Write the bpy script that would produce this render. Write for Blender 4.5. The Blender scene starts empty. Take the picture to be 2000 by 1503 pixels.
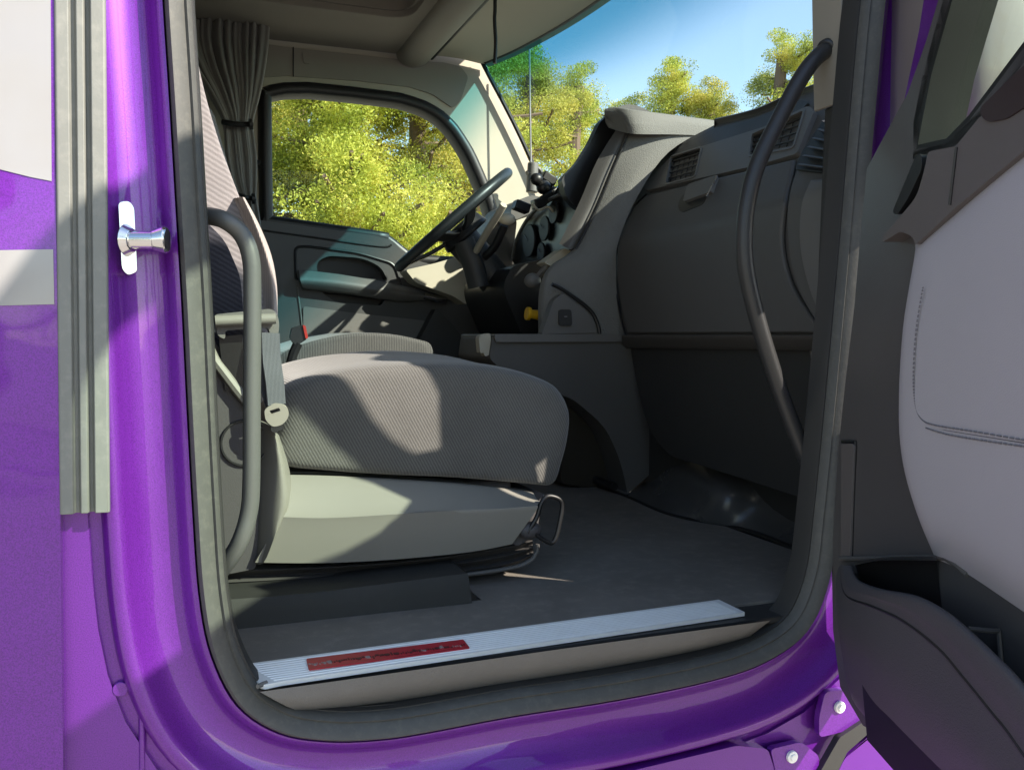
import bpy, bmesh, math, random
from mathutils import Vector, Matrix, noise
from mathutils.geometry import tessellate_polygon
import numpy as np
random.seed(7); rng = np.random.default_rng(7)
S = bpy.context.scene
R = math.radians
# ------------------------------------------------------------ camera
CAM = Vector((0.0, -1.25, 1.75)); YAW = R(20.7); PITCH = R(-3.1); F = 1750.0
cd = bpy.data.cameras.new('camera'); cam = bpy.data.objects.new('camera', cd)
S.collection.objects.link(cam); S.camera = cam
cd.sensor_width = 36.0; cd.lens = 36.0 * F / 2000.0; cd.clip_start = 0.02; cd.clip_end = 2000
cam.location = CAM; cam.rotation_euler = (R(90) + PITCH, 0, -YAW)
CM = cam.rotation_euler.to_matrix()
# ------------------------------------------------------------ light
SUN = Vector((1.02, -1.0, .98)).normalized()
EL = math.asin(SUN.z); AZ = math.atan2(SUN.x, SUN.y)
w = bpy.data.worlds.new('World'); S.world = w; w.use_nodes = True
nt = w.node_tree; nt.nodes.clear()
wo = nt.nodes.new('ShaderNodeOutputWorld'); bg = nt.nodes.new('ShaderNodeBackground')
sk = nt.nodes.new('ShaderNodeTexSky'); sk.sky_type = 'NISHITA'; sk.sun_disc = False
sk.sun_elevation = EL; sk.sun_rotation = AZ; sk.altitude = 100; sk.air_density = 1.0; sk.dust_density = 0.4; sk.ozone_density = 2.2
nt.links.new(sk.outputs[0], bg.inputs[0]); bg.inputs[1].default_value = 0.15
nt.links.new(bg.outputs[0], wo.inputs[0])
sd = bpy.data.lights.new('sun', 'SUN'); sd.energy = 4.2; sd.angle = R(0.6); sd.color = (1.0, 0.97, 0.92)
so = bpy.data.objects.new('sun', sd); S.collection.objects.link(so); so.location = (8, -8, 9)
so.rotation_euler = SUN.to_track_quat('Z', 'Y').to_euler()
S.view_settings.view_transform = 'Standard'; S.view_settings.look = 'None'; S.view_settings.gamma = 1
S.view_settings.exposure = 1.2
S.view_settings.use_white_balance = True; S.view_settings.white_balance_temperature = 7300; S.view_settings.white_balance_tint = 10
S.render.engine = 'CYCLES'
S.cycles.max_bounces = 10; S.cycles.diffuse_bounces = 5; S.cycles.glossy_bounces = 4
S.cycles.transparent_max_bounces = 24; S.cycles.transmission_bounces = 6
S.cycles.sample_clamp_indirect = 6; S.cycles.caustics_reflective = False; S.cycles.caustics_refractive = False

# ------------------------------------------------------------ points
def ray(px, py):
    return CM @ Vector(((px - 1000) / F, (751.5 - py) / F, -1.0))
def pl(px, py, n, d):                 # plane n.p = d
    r = ray(px, py); n = Vector(n); t = (d - n.dot(CAM)) / n.dot(r)
    return CAM + r * t
def Y(px, py, y): return pl(px, py, (0, 1, 0), y)
def X(px, py, x): return pl(px, py, (1, 0, 0), x)
def Z(px, py, z): return pl(px, py, (0, 0, 1), z)
DO = Vector((0.99, -0.10, 0)); DU = Vector((-math.sin(R(12.8)), -math.cos(R(12.8)), 0)); DN = Vector((-math.cos(R(12.8)), math.sin(R(12.8)), 0))
def D(px, py, off=0.0): return pl(px, py, DN, DN.dot(DO) + off)    # on the open door, off = towards the cab
def T(t, z, off=0.0): return DO + DU * t + DN * off + Vector((0, 0, z))

def cr(pts, n=8, closed=False):
    P = [Vector(p) for p in pts]; m = len(P); out = []
    rngk = range(m if closed else m - 1)
    for i in rngk:
        if closed: a, b, c, d = P[i - 1], P[i], P[(i + 1) % m], P[(i + 2) % m]
        else: a, b, c, d = P[max(i - 1, 0)], P[i], P[i + 1], P[min(i + 2, m - 1)]
        for k in range(n):
            t = k / n
            out.append(0.5 * ((2 * b) + (c - a) * t + (2 * a - 5 * b + 4 * c - d) * t * t + (3 * b - a - 3 * c + d) * t ** 3))
    if not closed: out.append(P[-1])
    return out
def rc(pts, r=12, n=5):               # round the corners of a 2-D outline; a point may carry its own radius
    out = []; m = len(pts)
    for i in range(m):
        p = Vector(pts[i][:2]); rr = pts[i][2] if len(pts[i]) > 2 else r
        a = Vector(pts[i - 1][:2]) - p; b = Vector(pts[(i + 1) % m][:2]) - p
        ra = min(rr, a.length * .48); rb = min(rr, b.length * .48)
        if rr <= 0: out.append(p); continue
        A = p + a.normalized() * ra; B = p + b.normalized() * rb
        for k in range(n + 1):
            t = k / n; out.append(A * (1 - t) ** 2 + p * 2 * t * (1 - t) + B * t * t)
    return out
# ------------------------------------------------------------ objects
BASE = {}
def tag(o, label=None, cat=None, group=None, kind=None):
    if label: o['label'] = label
    if cat: o['category'] = cat
    if group: o['group'] = group
    if kind: o['kind'] = kind
    return o
def thing(name, loc, label, cat, group=None):
    o = bpy.data.objects.new(name, None); S.collection.objects.link(o); o.location = loc
    o.empty_display_size = .1
    BASE[o.name] = Vector(loc); return tag(o, label, cat, group)
def obj(name, vs, fs, m, parent=None, bevel=0, seg=2, smooth=True, subd=0, solid=0, ang=40, uv=None):
    b = BASE.get(parent.name, Vector()) if parent else Vector()
    me = bpy.data.meshes.new(name); me.from_pydata([tuple(Vector(v) - b) for v in vs], [], fs)
    me.validate(); me.update()
    bm = bmesh.new(); bm.from_mesh(me); bmesh.ops.recalc_face_normals(bm, faces=bm.faces); bm.to_mesh(me); bm.free()
    me.materials.append(m)
    o = bpy.data.objects.new(name, me); S.collection.objects.link(o)
    if parent: o.parent = parent
    BASE[o.name] = b
    if smooth:
        me.shade_smooth()
        if not subd: me.set_sharp_from_angle(angle=R(ang))
    if solid:
        s = o.modifiers.new('s', 'SOLIDIFY'); s.thickness = solid; s.offset = 0
    if bevel:
        k = o.modifiers.new('b', 'BEVEL'); k.width = bevel; k.segments = seg; k.limit_method = 'ANGLE'; k.angle_limit = R(35); k.harden_normals = False
    if subd:
        k = o.modifiers.new('d', 'SUBSURF'); k.levels = subd; k.render_levels = subd
    return o
class MB:
    def __init__(s): s.v = []; s.f = []
    def add(s, v, f):
        k = len(s.v); s.v += [Vector(p) for p in v]; s.f += [[i + k for i in q] for q in f]; return s
    def prism(s, outer, ex, holes=()):
        loops = [list(outer)] + [list(h) for h in holes]; ex = Vector(ex)
        flat = [p for l in loops for p in l]; n = len(flat)
        tri = tessellate_polygon([[Vector(p) for p in l] for l in loops])
        fs = [list(t) for t in tri] + [[i + n for i in reversed(t)] for t in tri]
        k = 0
        for l in loops:
            m = len(l)
            for i in range(m):
                j = (i + 1) % m; fs.append([k + i, k + j, k + j + n, k + i + n])
            k += m
        return s.add(flat + [Vector(p) + ex for p in flat], fs)
    def box(s, c, d, rot=None):
        c = Vector(c); vs = []
        for x in (-1, 1):
            for y in (-1, 1):
                for z in (-1, 1):
                    v = Vector((x * d[0] / 2, y * d[1] / 2, z * d[2] / 2))
                    if rot: v = rot @ v
                    vs.append(c + v)
        return s.add(vs, [[0, 1, 3, 2], [4, 6, 7, 5], [0, 4, 5, 1], [2, 3, 7, 6], [0, 2, 6, 4], [1, 5, 7, 3]])
    def sweep(s, path, prof, closed=False, ref=None, caps=True, closedprof=True):
        # prof: (u,v) pairs; or callable(k, f) ; frame: u along ref x tangent, v along ref
        P = [Vector(p) for p in path]; m = len(P); n = len(prof); vs = []; up = None
        for i in range(m):
            if closed: t = (P[(i + 1) % m] - P[i - 1]).normalized()
            else: t = (P[min(i + 1, m - 1)] - P[max(i - 1, 0)]).normalized()
            if ref is not None: up = (Vector(ref) - t * t.dot(Vector(ref))).normalized()
            else:
                if up is None:
                    up = Vector((0, 0, 1)) if abs(t.z) < .9 else Vector((0, 1, 0))
                up = (up - t * t.dot(up)).normalized()
            sd_ = t.cross(up)
            for u, v in prof: vs.append(P[i] + sd_ * u + up * v)
        fs = []
        for i in range(m if closed else m - 1):
            j = (i + 1) % m
            for k in range(n if closedprof else n - 1):
                l = (k + 1) % n; fs.append([i * n + k, j * n + k, j * n + l, i * n + l])
        if caps and not closed and closedprof:
            fs.append(list(range(n))[::-1]); fs.append([(m - 1) * n + k for k in range(n)])
        return s.add(vs, fs)
    def tube(s, path, r, n=12, closed=False, sm=6, caps=True):
        P = cr(path, sm, closed) if sm else path
        return s.sweep(P, [(r * math.cos(2 * math.pi * k / n), r * math.sin(2 * math.pi * k / n)) for k in range(n)], closed, caps=caps)
    def loft(s, rows, nu=4, nv=4, thick=None):
        rr = [cr(r, nu) for r in rows]
        cols = [cr([r[i] for r in rr], nv) for i in range(len(rr[0]))]
        nc, nr = len(cols), len(cols[0]); vs = [cols[i][j] for j in range(nr) for i in range(nc)]
        fs = [[j * nc + i, j * nc + i + 1, (j + 1) * nc + i + 1, (j + 1) * nc + i] for j in range(nr - 1) for i in range(nc - 1)]
        if thick is not None:
            th = Vector(thick); k = len(vs); vs += [v + th for v in vs]
            fs += [[i + k for i in reversed(f)] for f in fs]
            b = [i for i in range(nc)] + [j * nc + nc - 1 for j in range(1, nr)] + [(nr - 1) * nc + i for i in range(nc - 2, -1, -1)] + [j * nc for j in range(nr - 2, 0, -1)]
            for i in range(len(b)):
                a, c = b[i], b[(i + 1) % len(b)]; fs.append([c, a, a + k, c + k])
        return s.add(vs, fs)
    def ball(s, c, r, nu=14, nv=9, rot=None):
        r = Vector(r if hasattr(r, '__len__') else (r, r, r)); c = Vector(c); vs = []; fs = []
        for j in range(nv + 1):
            for i in range(nu):
                a = math.pi * j / nv; b = 2 * math.pi * i / nu
                v = Vector((r.x * math.sin(a) * math.cos(b), r.y * math.sin(a) * math.sin(b), r.z * math.cos(a)))
                if rot: v = rot @ v
                vs.append(c + v)
        for j in range(nv):
            for i in range(nu):
                k = (i + 1) % nu; fs.append([j * nu + i, j * nu + k, (j + 1) * nu + k, (j + 1) * nu + i])
        return s.add(vs, fs)
    def cyl(s, a, b, r, n=20, r2=None):
        a = Vector(a); b = Vector(b); t = (b - a).normalized(); up = Vector((0, 0, 1)) if abs(t.z) < .9 else Vector((1, 0, 0))
        u = t.cross(up).normalized(); v = t.cross(u); r2 = r if r2 is None else r2
        vs = [a + (u * math.cos(2 * math.pi * k / n) + v * math.sin(2 * math.pi * k / n)) * r for k in range(n)]
        vs += [b + (u * math.cos(2 * math.pi * k / n) + v * math.sin(2 * math.pi * k / n)) * r2 for k in range(n)]
        fs = [[k, (k + 1) % n, n + (k + 1) % n, n + k] for k in range(n)] + [list(range(n))[::-1], list(range(n, 2 * n))]
        return s.add(vs, fs)
    def build(s, name, m, parent=None, **k): return obj(name, s.v, s.f, m, parent, **k)
def panel(name, pts, fn, ex, m, parent, holes=(), r=12, bevel=.003, **k):
    o = [fn(*p) for p in rc(pts, r)]; h = [[fn(*p) for p in rc(q, r)] for q in holes]
    return MB().prism(o, ex, h).build(name, m, parent, bevel=bevel, **k)
# ------------------------------------------------------------ materials
def mat(name):
    m = bpy.data.materials.new(name); m.use_nodes = True; t = m.node_tree
    return m, t, t.nodes['Principled BSDF']
def N(t, kind, **k):
    n = t.nodes.new(kind)
    for a, b in k.items():
        if a in n.inputs: n.inputs[a].default_value = b
        else: setattr(n, a, b)
    return n
def surf(name, col, rough=.5, metal=0, bump=.0, bscale=400, var=.12, vscale=6, coat=0, spec=.5, dirt=0, dcol=(.3, .27, .22), bdist=.001, sheen=0, rvar=.1):
    m, t, b = mat(name)
    tc = N(t, 'ShaderNodeTexCoord')
    n1 = N(t, 'ShaderNodeTexNoise', Scale=vscale, Detail=6.0, Roughness=.6); t.links.new(tc.outputs['Object'], n1.inputs['Vector'])
    mx = N(t, 'ShaderNodeMix', data_type='RGBA'); c = Vector(col)
    mx.inputs[6].default_value = (*[x * (1 - var) for x in c], 1); mx.inputs[7].default_value = (*[min(1, x * (1 + var)) for x in c], 1)
    t.links.new(n1.outputs[0], mx.inputs[0]); last = mx.outputs[2]
    if dirt:
        n2 = N(t, 'ShaderNodeTexNoise', Scale=vscale * 4, Detail=9.0, Roughness=.7); t.links.new(tc.outputs['Object'], n2.inputs['Vector'])
        rp = N(t, 'ShaderNodeMapRange'); rp.inputs[1].default_value = .5; rp.inputs[2].default_value = .8; rp.inputs[4].default_value = dirt
        t.links.new(n2.outputs[0], rp.inputs[0])
        m2 = N(t, 'ShaderNodeMix', data_type='RGBA'); m2.inputs[7].default_value = (*dcol, 1)
        t.links.new(rp.outputs[0], m2.inputs[0]); t.links.new(last, m2.inputs[6]); last = m2.outputs[2]
    t.links.new(last, b.inputs['Base Color'])
    rr = N(t, 'ShaderNodeMapRange'); rr.inputs[3].default_value = max(0, rough - rvar); rr.inputs[4].default_value = min(1, rough + rvar)
    t.links.new(n1.outputs[0], rr.inputs[0]); t.links.new(rr.outputs[0], b.inputs['Roughness'])
    b.inputs['Metallic'].default_value = metal; b.inputs['Coat Weight'].default_value = coat; b.inputs['Coat Roughness'].default_value = .06
    b.inputs['Specular IOR Level'].default_value = spec; b.inputs['Sheen Weight'].default_value = sheen
    if bump:
        n3 = N(t, 'ShaderNodeTexNoise', Scale=bscale, Detail=3.0); t.links.new(tc.outputs['Object'], n3.inputs['Vector'])
        bp = N(t, 'ShaderNodeBump', Strength=bump, Distance=bdist); t.links.new(n3.outputs[0], bp.inputs['Height']); t.links.new(bp.outputs[0], b.inputs['Normal'])
    return m
def paint(name, col):
    m = surf(name, col, rough=.42, metal=.35, var=.1, vscale=3, coat=.85, rvar=.04); t = m.node_tree; b = t.nodes['Principled BSDF']
    tc = N(t, 'ShaderNodeTexCoord'); v = N(t, 'ShaderNodeTexVoronoi', Scale=1400.0); t.links.new(tc.outputs['Object'], v.inputs['Vector'])
    bp = N(t, 'ShaderNodeBump', Strength=.22, Distance=.0004); t.links.new(v.outputs['Distance'], bp.inputs['Height']); t.links.new(bp.outputs[0], b.inputs['Normal'])
    wv = N(t, 'ShaderNodeTexNoise', Scale=7.0, Detail=1.5); t.links.new(tc.outputs['Object'], wv.inputs['Vector'])
    b2 = N(t, 'ShaderNodeBump', Strength=.5, Distance=.004); t.links.new(wv.outputs[0], b2.inputs['Height']); t.links.new(b2.outputs[0], b.inputs['Coat Normal']); t.links.new(b2.outputs[0], bp.inputs['Normal'])
    b.inputs['Coat Roughness'].default_value = .035
    fl = N(t, 'ShaderNodeTexNoise', Scale=700.0, Detail=2.0); t.links.new(tc.outputs['Object'], fl.inputs['Vector'])
    src = b.inputs['Base Color'].links[0].from_socket; hv = N(t, 'ShaderNodeHueSaturation'); mr = N(t, 'ShaderNodeMapRange'); mr.inputs[1].default_value = .3; mr.inputs[2].default_value = .7; mr.inputs[3].default_value = .74; mr.inputs[4].default_value = 1.26
    t.links.new(fl.outputs[0], mr.inputs[0]); t.links.new(mr.outputs[0], hv.inputs['Value']); t.links.new(src, hv.inputs['Color']); t.links.new(hv.outputs[0], b.inputs['Base Color'])
    return m
def fabric(name, c1, c2, sc=420, rot=(0, 0, 0), sheen=.3, bands='X', dist=1.2):
    m, t, b = mat(name); tc = N(t, 'ShaderNodeTexCoord'); mp = N(t, 'ShaderNodeMapping'); mp.inputs['Rotation'].default_value = rot
    t.links.new(tc.outputs['Object'], mp.inputs[0])
    w1 = N(t, 'ShaderNodeTexWave', bands_direction=bands, Scale=sc, Distortion=dist, Detail=2.0); w1.inputs['Detail Scale'].default_value = 3
    t.links.new(mp.outputs[0], w1.inputs['Vector'])
    w2 = N(t, 'ShaderNodeTexNoise', Scale=700.0, Detail=2.0); t.links.new(tc.outputs['Object'], w2.inputs['Vector'])
    w3 = N(t, 'ShaderNodeTexNoise', Scale=14.0, Detail=5.0); t.links.new(tc.outputs['Object'], w3.inputs['Vector'])
    ad = N(t, 'ShaderNodeMath', operation='MULTIPLY_ADD'); ad.inputs[1].default_value = .55
    t.links.new(w1.outputs[0], ad.inputs[0]); s2 = N(t, 'ShaderNodeMath', operation='MULTIPLY'); s2.inputs[1].default_value = .5
    t.links.new(w2.outputs[0], s2.inputs[0]); t.links.new(s2.outputs[0], ad.inputs[2])
    mx = N(t, 'ShaderNodeMix', data_type='RGBA'); mx.inputs[6].default_value = (*c1, 1); mx.inputs[7].default_value = (*c2, 1)
    t.links.new(ad.outputs[0], mx.inputs[0])
    hv = N(t, 'ShaderNodeHueSaturation'); mr = N(t, 'ShaderNodeMapRange'); mr.inputs[3].default_value = .8; mr.inputs[4].default_value = 1.2
    t.links.new(w3.outputs[0], mr.inputs[0]); t.links.new(mr.outputs[0], hv.inputs['Value']); t.links.new(mx.outputs[2], hv.inputs['Color'])
    t.links.new(hv.outputs[0], b.inputs['Base Color']); b.inputs['Roughness'].default_value = .95; b.inputs['Sheen Weight'].default_value = sheen
    b.inputs['Specular IOR Level'].default_value = .2
    bp = N(t, 'ShaderNodeBump', Strength=.5, Distance=.0012); t.links.new(ad.outputs[0], bp.inputs['Height']); t.links.new(bp.outputs[0], b.inputs['Normal'])
    return m
def glass(name, tint=(.86, .95, .9), band=None, refl=.035):
    m, t, b = mat(name); t.nodes.remove(b); out = t.nodes['Material Output']
    tr = N(t, 'ShaderNodeBsdfTransparent'); tr.inputs[0].default_value = (*tint, 1)
    gl = N(t, 'ShaderNodeBsdfGlossy'); gl.inputs['Roughness'].default_value = .02
    fr = N(t, 'ShaderNodeLayerWeight'); pw = N(t, 'ShaderNodeMath', operation='POWER'); pw.inputs[1].default_value = 4.5
    t.links.new(fr.outputs['Facing'], pw.inputs[0])
    mf = N(t, 'ShaderNodeMath', operation='MULTIPLY_ADD'); mf.inputs[1].default_value = .6; mf.inputs[2].default_value = refl
    t.links.new(pw.outputs[0], mf.inputs[0])
    if band:
        tc = N(t, 'ShaderNodeTexCoord'); sp = N(t, 'ShaderNodeSeparateXYZ'); t.links.new(tc.outputs['Object'], sp.inputs[0])
        mr = N(t, 'ShaderNodeMapRange', interpolation_type='SMOOTHSTEP'); mr.inputs[1].default_value = band[0]; mr.inputs[2].default_value = band[1]
        t.links.new(sp.outputs['Z'], mr.inputs[0])
        mx = N(t, 'ShaderNodeMix', data_type='RGBA'); mx.inputs[6].default_value = (*tint, 1); mx.inputs[7].default_value = (.10, .42, .50, 1)
        t.links.new(mr.outputs[0], mx.inputs[0]); t.links.new(mx.outputs[2], tr.inputs[0])
    ms = N(t, 'ShaderNodeMixShader'); t.links.new(mf.outputs[0], ms.inputs[0]); t.links.new(tr.outputs[0], ms.inputs[1]); t.links.new(gl.outputs[0], ms.inputs[2])
    t.links.new(ms.outputs[0], out.inputs[0]); return m
M = {}
M['purple'] = paint('purple_paint', (.15, .013, .31))
M['white'] = surf('white_stripe', (.31, .30, .305), .3, coat=.8, var=.05, bump=.05, bscale=900)
M['seal'] = surf('rubber_seal', (.085, .085, .08), .62, bump=.25, bscale=260, var=.2, vscale=18, dirt=.35, dcol=(.2, .19, .16), spec=.45)
M['gasket'] = surf('grey_rubber', (.20, .205, .19), .6, bump=.15, bscale=300, var=.12, vscale=12, dirt=.3, dcol=(.42, .40, .36))
M['handle'] = surf('handle_coating', (.03, .03, .031), .42, bump=.15, bscale=500, var=.1)
M['dash'] = surf('dash_plastic', (.100, .096, .092), .55, bump=.35, bscale=900, var=.07)
M['door_far'] = surf('far_door_plastic', (.065, .064, .064), .5, bump=.3, bscale=800, var=.07)
M['dash_light'] = surf('dash_trim_grey', (.15, .144, .137), .5, bump=.3, bscale=900, var=.06)
M['dash_soft'] = surf('soft_dash_skin', (.17, .168, .158), .75, bump=.9, bscale=330, var=.1, vscale=60, bdist=.0015)
M['dash_dark'] = surf('dark_plastic', (.036, .0355, .035), .5, bump=.35, bscale=800, var=.1)
M['pedestal'] = surf('pedestal_paint', (.028, .028, .026), .75, bump=.2, bscale=500, dirt=.2, dcol=(.07, .065, .06))
M['black'] = surf('black_plastic', (.012, .012, .013), .42, bump=.1, bscale=600)
M['duct'] = surf('satin_duct', (.07, .068, .068), .3, bump=.06, bscale=900, var=.05)
M['liner'] = surf('headliner', (.30, .27, .235), .9, bump=.4, bscale=700, var=.08)
M['beige'] = surf('beige_trim', (.50, .46, .37), .6, bump=.2, bscale=800, var=.05)
M['wall_trim'] = surf('wall_trim_grey', (.30, .275, .235), .6, bump=.25, bscale=800, var=.06)
M['seat'] = fabric('seat_fabric', (.065, .063, .06), (.165, .16, .15), sc=66, rot=(0, R(28), 0))
M['seat_back'] = fabric('back_fabric', (.17, .155, .158), (.29, .265, .268), sc=40, rot=(0, R(60), 0))
M['bolster'] = fabric('bolster_fabric', (.34, .29, .27), (.46, .40, .37), sc=120, dist=.3)
M['seat_shell'] = surf('seat_shell', (.235, .225, .20), .5, bump=.2, bscale=700, var=.05)
M['seat_dark'] = surf('seat_side_dark', (.07, .065, .068), .6, bump=.3, bscale=700)
M['bellows'] = surf('bellows_rubber', (.06, .056, .055), .65, bump=.2, bscale=300)
M['mat'] = surf('floor_rubber', (.19, .168, .145), .8, bump=.5, bscale=420, var=.3, vscale=9, dirt=.45, dcol=(.33, .29, .25))
M['alu'] = surf('brushed_alu', (.97, .95, .91), .45, metal=.1, var=.08, vscale=30, bump=.1, bscale=700)
M['sill'] = surf('sill_plastic', (.15, .15, .15), .6, bump=.8, bscale=600, var=.08, dirt=.2, dcol=(.25, .24, .22))
M['chrome'] = surf('chrome', (.75, .75, .76), .12, metal=1, var=.05)
M['belt'] = fabric('belt_webbing', (.05, .055, .07), (.16, .165, .18), sc=150, dist=.1, rot=(0, 0, 0))
M['red'] = surf('red_marker', (.55, .01, .03), .35, var=.35, vscale=60)
M['buckle'] = surf('red_button', (.5, .03, .02), .4)
M['yellow'] = surf('yellow_knob', (.75, .42, .02), .45)
M['pad'] = surf('door_leather', (.40, .385, .41), .6, bump=.35, bscale=650, var=.05, vscale=4)
M['door_trim'] = surf('door_trim_plastic', (.085, .08, .08), .32, bump=.35, bscale=700, var=.08)
M['door_cap'] = surf('door_cap', (.115, .103, .10), .55, bump=.25, bscale=700, var=.06)
M['pocket'] = surf('pocket_plastic', (.068, .064, .070), .55, bump=.5, bscale=500, var=.07)
M['thread'] = surf('stitch_thread', (.17, .165, .18), .8)
M['curtain'] = surf('curtain_cloth', (.22, .21, .195), .95, bump=.2, bscale=300, var=.1, sheen=.3)
M['wheel'] = surf('wheel_leather', (.030, .034, .036), .38, bump=.2, bscale=600)
M['gauge'] = surf('gauge_glass', (.012, .013, .015), .6)
M['mirror_cap'] = surf('mirror_shell', (.30, .26, .25), .35, coat=.5, var=.05)
M['asphalt'] = surf('concrete', (.36, .32, .27), .9, bump=.5, bscale=80, var=.25, vscale=1)
M['glass'] = glass('side_glass', (.84, .93, .87))
M['glass_far'] = glass('far_glass', (.92, .97, .92), refl=.004)
M['windshield'] = glass('windshield_glass', (.88, .97, .94), band=(1.24, 1.44))
# ============================================================ SETTING
o = MB().box((0, 0, -.02), (1600, 1600, .04)).build('ground', M['asphalt'], smooth=False); tag(o, kind='structure')

# ============================================================ THE TRUCK
FZ = 1.30; Y0 = -.10; YW = 2.0; RZ = 2.77
truck = thing('truck', (0, 0, 1.30), 'purple truck cab with its door open, showing a dark grey interior', 'truck')
def part(name, mb, m, parent=truck, **k): return mb.build(name, m, parent, **k)

# ---- door opening
op_px = [(318, -120), (322, 0), (335, 200), (347, 400), (359, 600), (369, 800), (380, 1000), (392, 1160), (415, 1275), (465, 1372), (545, 1425), (640, 1441), (740, 1438), (830, 1425),
         (1000, 1393), (1200, 1362), (1380, 1325), (1490, 1288), (1570, 1228), (1612, 1130), (1630, 1000), (1655, 750), (1682, 450), (1703, 200), (1722, 0)]
op = [Y(a, b, Y0) for a, b in op_px]
tail = [Vector((x, Y0, z)) for x, z in [(1.082, 2.42), (1.07, 2.56), (1.02, 2.68), (.93, 2.74), (.75, 2.75), (.45, 2.75), (.2, 2.75), (.07, 2.72), (.005, 2.64), (-.012, 2.5)]]
opath = cr(op + tail, 5, True)
prof_j = [(.0, .045), (.0, .012), (-.003, -.006), (-.012, -.002), (-.016, .010), (-.030, .016), (-.052, .012), (-.068, .002), (-.076, -.010), (-.084, -.016), (-.094, -.016), (-.100, -.008), (-.104, .004), (-.115, .006), (-.150, .006), (-.150, .045)]
# v is +Y (inwards) ; u negative = away from the opening
def orient(path):   # make sure negative u points outward
    P = path; t = (P[1] - P[0]).normalized(); s = t.cross(Vector((0, 1, 0)))
    c = sum(P, Vector()) / len(P)
    return P if (c - P[0]).dot(s) > 0 else P[::-1]
opath = orient(opath)
jamb = MB().sweep(opath, prof_j, True, ref=(0, 1, 0), closedprof=False).build('door_frame', M['purple'], truck, ang=60)
prof_s = [(0, -.008), (-.001, .0), (.0, .03), (.030, .04), (.030, .012), (.028, .001), (.024, -.004), (.021, -.001), (.018, -.004), (.010, -.012), (.004, -.014)]
MB().sweep(opath, prof_s, True, ref=(0, 1, 0)).build('door_seal', M['seal'], truck, ang=50)
# second inner trim, a return from the seal into the cab
prof_r = [(.029, .03), (.029, .012), (.032, .012), (.034, .02), (.035, .05), (.029, .05)]
MB().sweep(opath, prof_r, True, ref=(0, 1, 0)).build('opening_trim', M['dash_dark'], truck, ang=50)

# body skin round the opening
def off_loop(path, d):
    out = []; m = len(path)
    for i in range(m):
        t = (path[(i + 1) % m] - path[i - 1]).normalized(); s = t.cross(Vector((0, 1, 0))); out.append(path[i] - s * d)
    return out
hole = [Vector((p.x, Y0 + .0, p.z)) for p in off_loop(opath, .118)][::3]
XL = Y(114, 700, Y0).x
skin = MB().prism([Vector((x, Y0, z)) for x, z in [(XL - .03, .95), (1.30, .95), (1.30, 2.2), (1.25, 2.95), (XL - .03, 2.95)]], (0, .012, 0), [hole])
skin.build('body_skin', M['purple'], truck, bevel=0)
hole2 = [Vector((p.x, Y0 + .03, p.z)) for p in off_loop(opath, .06)][::3]
MB().prism([Vector((x, Y0 + .03, z)) for x, z in [(-.6, .95), (1.2, .95), (1.2, 2.95), (-.6, 2.95)]], (0, .01, 0), [hole2]).build('inner_skin', M['purple'], truck)
# stamped channel under the rubber edge
ch = MB(); 
for pts, r, y in [([(205, 1010), (232, 1100), (262, 1200), (275, 1300), (278, 1560)], .0018, Y0 - .001)]:
    ch.sweep(cr([Y(a, b, y) for a, b in pts], 8), [(-r * 2.2, .002), (-r * 1.4, -r * .5), (-r * .5, -r * .9), (r * .5, -r * .9), (r * 1.4, -r * .5), (r * 2.2, .002)], ref=(0, 1, 0))
ch.build('stamped_ridge', M['purple'], truck)
for (a, b) in [(235, 1345)]:
    c = Y(a, b, Y0)
    MB().cyl(c + Vector((0, .005, 0)), c - Vector((0, .0012, 0)), .009, 20).build('body_plug', M['purple'], truck, bevel=.001)

# rear outer panel with its white stripes
yp = Y0 - .022
sp = panel('side_panel', [(-1500, -700, 0), (100, -700, 6), (108, 300, 0), (118, 1000, 0), (126, 1800, 6), (-1500, 1800, 0)], lambda a, b: Y(a, b, yp), (0, .03, 0), M['purple'], truck, r=0, bevel=.008, seg=3)
def stripe(pts): return MB().prism([Y(a, b, yp - .0005) for a, b in pts], (0, -.0008, 0)).build('stripe', M['white'], sp, bevel=0)
stripe([(-1490, -690), (95, -690), (101, 354), (60, 346), (0, 331), (-700, 180), (-1490, 10)])
stripe([(-1490, 513), (104, 487), (106, 594), (-1490, 632)])
# rubber edge
yg = Y0 - .012
gs = MB()
gp = [Y(a, b, yg) for a, b in [(158, -260), (158, 0), (160, 200), (163, 500), (166, 800), (168, 998)]]
pf = [(-.026, 0), (-.026, -.012), (-.024, -.014), (-.012, -.014), (-.010, -.006), (-.006, -.006), (-.004, -.013), (.003, -.013), (.005, -.005), (.009, -.005), (.011, -.015), (.024, -.015), (.026, -.013), (.026, 0)]
gs.sweep(gp, pf, ref=(0, 1, 0)); gs.build('edge_rubber', M['gasket'], truck, bevel=.0008)

# striker (chrome)
st = MB(); a = Y(247, 468, Y0)
st.prism([Y(x, y, Y0 - .012) for x, y in rc([(231, 395, 8), (252, 392, 8), (262, 405), (268, 530, 6), (250, 538, 8), (238, 525)], 8)], (0, .016, 0))
stp = st.build('striker_plate', M['chrome'], truck, bevel=.002)
pb = MB().cyl(Y(252, 469, Y0 - .018), Y(300, 469, Y0 - .024), .0105, 20); pb.cyl(Y(298, 469, Y0 - .024), Y(322, 468, Y0 - .026), .0115, 20, .0165); pb.cyl(Y(322, 468, Y0 - .026), Y(328, 468, Y0 - .027), .0165, 20, .014)
pb.cyl(Y(247, 469, Y0 - .016), Y(260, 469, Y0 - .02), .019, 20, .013)
stb = pb.build('striker_pin', M['chrome'], stp, bevel=.001)

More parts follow.
